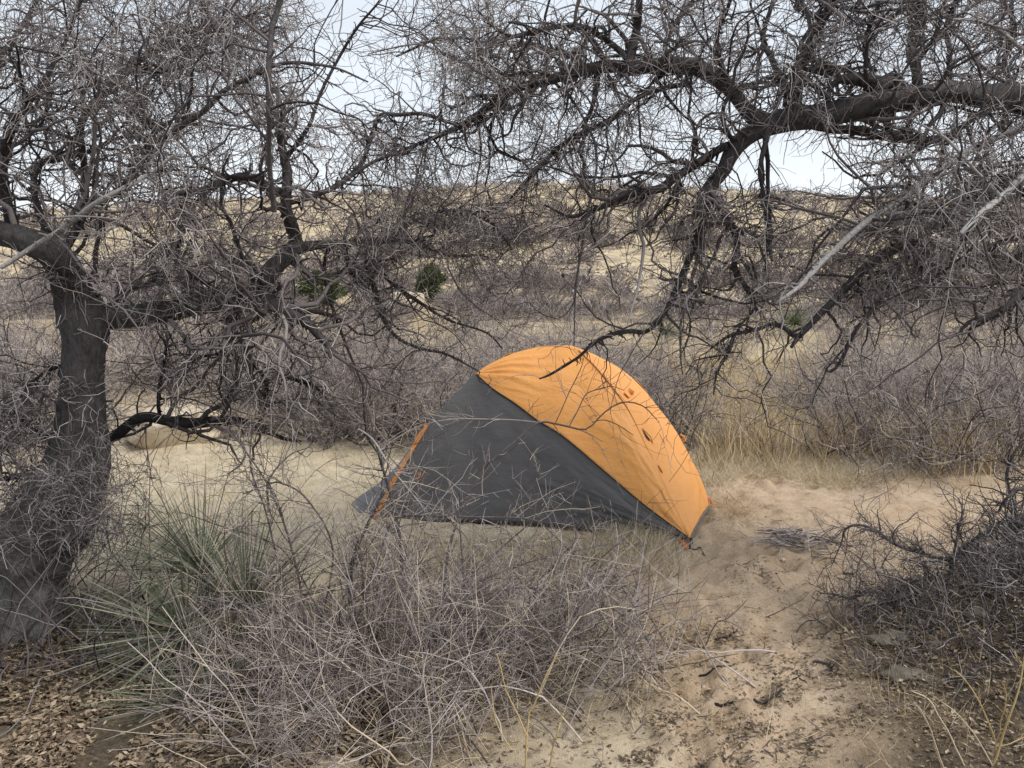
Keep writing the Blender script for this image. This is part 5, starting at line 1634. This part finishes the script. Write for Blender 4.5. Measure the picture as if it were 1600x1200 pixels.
stalk_plant('dry_weed', [
    [(1543, 1215, 7), (1560, 1165, 7), (1575, 1120, 6), (1590, 1075, 5), (1598, 1040, 4), (1603, 1010, 2.5)],
    [(1557, 1172, 5), (1555, 1155, 4.5), (1540, 1117, 4), (1525, 1085, 3.5), (1505, 1060, 3), (1490, 1046, 2)],
    [(1557, 1160, 4), (1565, 1125, 3.5), (1572, 1090, 3), (1566, 1065, 2)],
    [(1556, 1166, 4), (1580, 1160, 3.5), (1604, 1149, 3), (1640, 1130, 2)]], 2.45, M_stalk, 'branching yellow dry weed in the lower right corner')
stalk_plant('dry_weed', [
    [(1513, 1210, 5), (1485, 1150, 4.5), (1465, 1115, 4), (1450, 1092, 3.5), (1425, 1080, 2.5)],
    [(1478, 1210, 4), (1457, 1150, 3.5), (1442, 1115, 3), (1427, 1097, 2)],
    [(1552, 1200, 4), (1525, 1152, 3.5), (1495, 1115, 3), (1472, 1097, 2)]], 2.45, M_pgrass, 'pale thin dry weed stalks left of the branching yellow one')
stalk_plant('dry_weed', [
    [(822, 1215, 6), (825, 1123, 5), (835, 1098, 4.5), (845, 1074, 4), (858, 1045, 3.5), (871, 1021, 2.5)],
    [(824, 1150, 4.5), (810, 1122, 4), (797, 1095, 3.5), (785, 1055, 3), (776, 1021, 2)],
    [(800, 1172, 3.5), (776, 1130, 3), (769, 1085, 2.5), (767, 1070, 1.6)],
    [(857, 1205, 5), (862, 1175, 4.5), (867, 1158, 4.5), (876, 1116, 3)]], 2.5, M_stalk, 'yellow dry weed stalks standing in front of the tangled bush')
stalk_plant('dry_weed', [
    [(1077, 985, 2.4), (1072, 930, 2.2), (1069, 890, 2), (1065, 865, 1.4)], [(1060, 1020, 2), (1085, 985, 2.4), (1110, 955, 2), (1116, 942, 1.4)]], 3.45, M_pgrass, 'thin pale stalk standing on the path below the tent corner')

# ---- leaf litter
lv_n = 0


def litter(name, x, y, L_, mat, label, lift=0.012, curl=0.5, extra=None):
    n = len(x)
    P = np.stack([x, y, surf(x, y) + rc.random(n) * lift], 1)
    if extra is not None: P[:, 2] += extra
    a = rc.uniform(0, 6.28, n)
    u = norm(np.stack([np.cos(a), np.sin(a), rc.normal(0, 0.25, n)], 1))
    w = norm(np.cross(u, norm(np.stack([rc.normal(0, .35, n), rc.normal(0, .35, n), np.ones(n)], 1))))
    up = np.cross(w, u); up *= np.sign(up[:, 2:3] + 1e-9)
    L2 = rc.uniform(L_[0], L_[1], n)[:, None]; W2 = L2 * rc.uniform(0.14, 0.30, n)[:, None]
    cu = rc.uniform(0.0, curl, n)[:, None]
    base = P - u * L2 / 2; tip = P + u * L2 / 2 + up * L2 * cu * 0.4
    midc = P - up * L2 * cu * 0.1
    l = P + w * W2 + up * W2 * cu; r = P - w * W2 + up * W2 * cu
    V = np.stack([base, l, tip, r, midc], 1)
    f = np.array([[0, 4, 1], [1, 4, 2], [2, 4, 3], [3, 4, 0]])
    mb = MB(); mb.add(V.reshape(-1, 3), None, (np.arange(n)[:, None, None] * 5 + f).reshape(-1, 3))
    o = mb.build(name, mat, None, False)
    tag(o, label, None, None, 'stuff')


n = 24000
g_ = gp(rc.uniform(-60, 620, n), 985 + 260 * rc.random(n))
m = (g_[:, 0] < -0.30 + 0.3 * fbm(g_[:, 0], g_[:, 1], 2, 2) - 0.4 * sstep(3.2, 3.7, g_[:, 1])) & (fbm(g_[:, 0], g_[:, 1], 3, 3.0) > -0.35)
litter('leaf_litter', g_[m, 0], g_[m, 1], (0.010, 0.038), M_litter, 'brown curled leaf litter under the left tree', 0.02)
n = 11000
x = rc.normal(1.95, 0.42, n); y = rc.normal(3.0, 0.40, n)
m = (x > 1.15 + 0.25 * (y - 2.5) + 0.3 * fbm(x, y, 2, 2.0)) & (y > 2.2)
litter('leaf_litter', x[m], y[m], (0.006, 0.030), M_litter, 'brown leaf litter under the dark thorn shrub', 0.02)
n = 5000
x = rc.normal(-0.25, 0.6, n); y = rc.normal(3.0, 0.45, n)
litter('leaf_litter', x, y, (0.010, 0.03), M_litter, 'brown leaf litter under the tangled bush', 0.02)
n = 11000
px = 960 + 600 * rc.random(n); py = 790 + 420 * rc.random(n) ** 0.9
g_ = gp(px, py)
m = fbm(g_[:, 0], g_[:, 1], 3, 2.6) + 0.25 * rc.normal(size=n) > 0.08
litter('sand_debris', g_[m, 0], g_[m, 1], (0.004, 0.015), M_chips, 'bits of bark and leaf strewn on the sand', 0.004, 0.3)
# little twigs strewn on the sand
n = 650
px = 900 + 640 * rc.random(n); py = 775 + 430 * rc.random(n)
g_ = gp(px, py)
cl = fbm(g_[:, 0] + 7, g_[:, 1], 3, 2.2)
m = cl + 0.2 * rc.normal(size=n) > 0.06; g_ = g_[m]; n = len(g_)
P = np.stack([g_[:, 0], g_[:, 1], surf(g_[:, 0], g_[:, 1]) + 0.004], 1)
a = rc.uniform(0, 6.28, n)
p, r = grow(rc, P, np.stack([np.cos(a), np.sin(a), rc.normal(0.02, 0.05, n)], 1), rc.uniform(0.015, 0.07, n), rc.uniform(0.001, 0.0026, n), 4, 0.25, 0, 0.6)
p[..., 2] = np.maximum(p[..., 2], surf(p[..., 0], p[..., 1]) + 0.002)
mb = MB(); tube(mb, p, r, 4, rc)
tag(mb.build('twig_debris', M_twig_dark), 'small dark twigs strewn on the sand', None, None, 'stuff')

# small drifts of bark chips and bits caught in hollows of the path
cx = np.array([1232, 1100, 1178, 1130, 1220, 1010, 1045, 1130, 1290, 1250, 1180, 1040, 1330]); cy = np.array([1046, 1000, 1142, 1002, 1086, 1180, 1130, 1190, 1000, 1160, 905, 1010, 1130])
i_ = rc.integers(0, len(cx), 2600)
g_ = gp(cx[i_] + rc.normal(0, 26, 2600), cy[i_] + rc.normal(0, 10, 2600))
litter('bark_drifts', g_[:, 0], g_[:, 1], (0.006, 0.026), M_litter, 'small drifts of bark bits in hollows of the path', 0.008, 0.4)

# a low scatter of grey sticks on the sand right of the tent
g0 = gp(1240, 852)
n = 150
fx = g0[0] + rc.normal(0, 0.10, n); fy = g0[1] + rc.normal(0, 0.10, n)
a = rc.normal(0.15, 0.55, n) + np.pi * rc.integers(0, 2, n)
P = np.stack([fx, fy, surf(fx, fy) + 0.004 + 0.06 * rc.random(n) * np.exp(-((fx - g0[0]) / 0.2) ** 2)], 1)
p, r = grow(rc, P, np.stack([np.cos(a), np.sin(a), rc.normal(0, 0.06, n)], 1), rc.uniform(0.05, 0.22, n), rc.uniform(0.0015, 0.005, n), 6, 0.14, -0.01, 0.5)
p[..., 2] = np.maximum(p[..., 2], surf(p[..., 0], p[..., 1]) + 0.003)
mb = MB(); tube(mb, p, r, 4, rc)
tag(mb.build('stick_scatter', M_twig), 'low heap of thin grey sticks on the sand right of the tent', None, None, 'stuff')

# single sticks one can pick out on the path
for pts, w, mat, lab in (
        ([(1117, 1107), (1130, 1106), (1145, 1108)], 5, M_burnt, 'short thick black stick on the path near its bottom'),
        ([(1092, 1055), (1115, 1056), (1142, 1047)], 3.5, M_burnt, 'dark stick on the path left of the footprints'),
        ([(1271, 1038), (1292, 1038), (1304, 1048)], 5, M_limb, 'dark bent stick lying near the leaf heap'),
        ([(1115, 1003), (1135, 1004), (1150, 996)], 3.5, M_burnt, 'dark forked stick in the middle of the path'),
        ([(1178, 1082), (1200, 1088), (1226, 1087)], 4, M_limb, 'grey brown stick beside a deep footprint'),
        ([(1239, 1065), (1250, 1071), (1260, 1074)], 3.5, M_limb, 'small dark stick by the thin dry grass'),
        ([(1380, 1003), (1392, 1012), (1402, 1024)], 4, M_limb, 'short stick standing out left of the leaf heap'),
        ([(1365, 1036), (1392, 1024), (1418, 1020)], 4, M_burnt, 'dark stick leaning on the left end of the leaf heap'),
        ([(1126, 1198), (1133, 1186), (1128, 1180)], 4, M_burnt, 'small dark crooked stick at the bottom edge of the path'),
        ([(1302, 899), (1318, 895), (1335, 897)], 4, M_burnt, 'dark stick on the sand under the thorn shrub tips'),
        ([(1090, 1022), (1102, 1026), (1122, 1018)], 3, M_limb, 'thin stick just above the black one on the path')):
    s = np.array(pts, float)
    g_ = gp(s[:, 0], s[:, 1])
    c = catmull(g_, 12)
    rr_ = w / 2 * c[0, 1] / FPX
    c[:, 2] = surf(c[:, 0], c[:, 1]) + rr_ * 0.7 + 0.004 * np.sin(np.linspace(0, 3, 12))
    mb = MB(); tube(mb, c, np.linspace(rr_, rr_ * 0.6, 12), 7, rc, 0.15, cap=True)
    sh = spawn(rc, c[None], np.full((1, 12), rr_), 3, (0.03, 0.06), 4, (45, 10), (0.3, 0.9), 0.15, 0, 0.5, 0.001, 0.004)
    tube(mb, sh[0], sh[1], 4, rc)
    tag(mb.build('stick', mat, None, True, tuple(on(*c[6, :2]))), lab, 'stick')

# grey stones at the edge of the leaf heap
for px, py, rad, mat, lab in ((1388, 1034, (0.10, 0.06, 0.035), M_rock3, 'grey stone at the upper left end of the leaf heap'),
                              (1418, 1078, (0.11, 0.07, 0.040), M_rock3, 'larger grey stone at the lower left of the leaf heap'),
                              (1452, 1058, (0.04, 0.035, 0.025), M_rock3, 'mid sized grey stone among the dead brush'),
                              (1520, 1048, (0.05, 0.045, 0.035), M_rock3, 'small greenish grey stone inside the dead brush'),
                              (1604, 1140, (0.06, 0.05, 0.045), M_rock3, 'grey stone cut by the right edge behind the yellow weed'),
                              (1222, 878, (0.025, 0.018, 0.013), M_rock, 'small pale stone by the heap of sticks'),
                              (1152, 807, (0.025, 0.02, 0.014), M_rock, 'small pale stone near the far corner of the tent'),
                              (1098, 1070, (0.014, 0.011, 0.009), M_rock, 'tiny pale pebble at the left of the path')):
    g_ = gp(px, py)
    P, q = lumpy(rc, 16, 24, rad, 0.75, 1.5, px * 0.37, 7)
    mb = MB(); mb.add(P + np.array(on(g_[0], g_[1], -rad[2] * 0.12)), q)
    tag(mb.build('stone', mat, None, True, tuple(on(g_[0], g_[1]))), lab, 'stone')

# a pale splintered piece of wood caught behind the left trunk
w0 = at(48, 642, 3.95)
wl = empty('splintered_wood', Vector(w0), 'pale splintered wood caught in the twigs left of the trunk', 'wood')
for a_, b_ in (((30, 634), (44, 656)), ((38, 640), (66, 648)), ((52, 650), (63, 638))):
    pa, pb = at(a_[0], a_[1], 3.95), at(b_[0], b_[1], 3.95)
    mb = MB(); tube(mb, np.stack([pa, (pa + pb) / 2 + [0, 0, 0.004], pb]), np.array([0.004, 0.012, 0.009]), 6, rc, 0.2, cap=True)
    mb.build('splinter', M_ydead, wl)
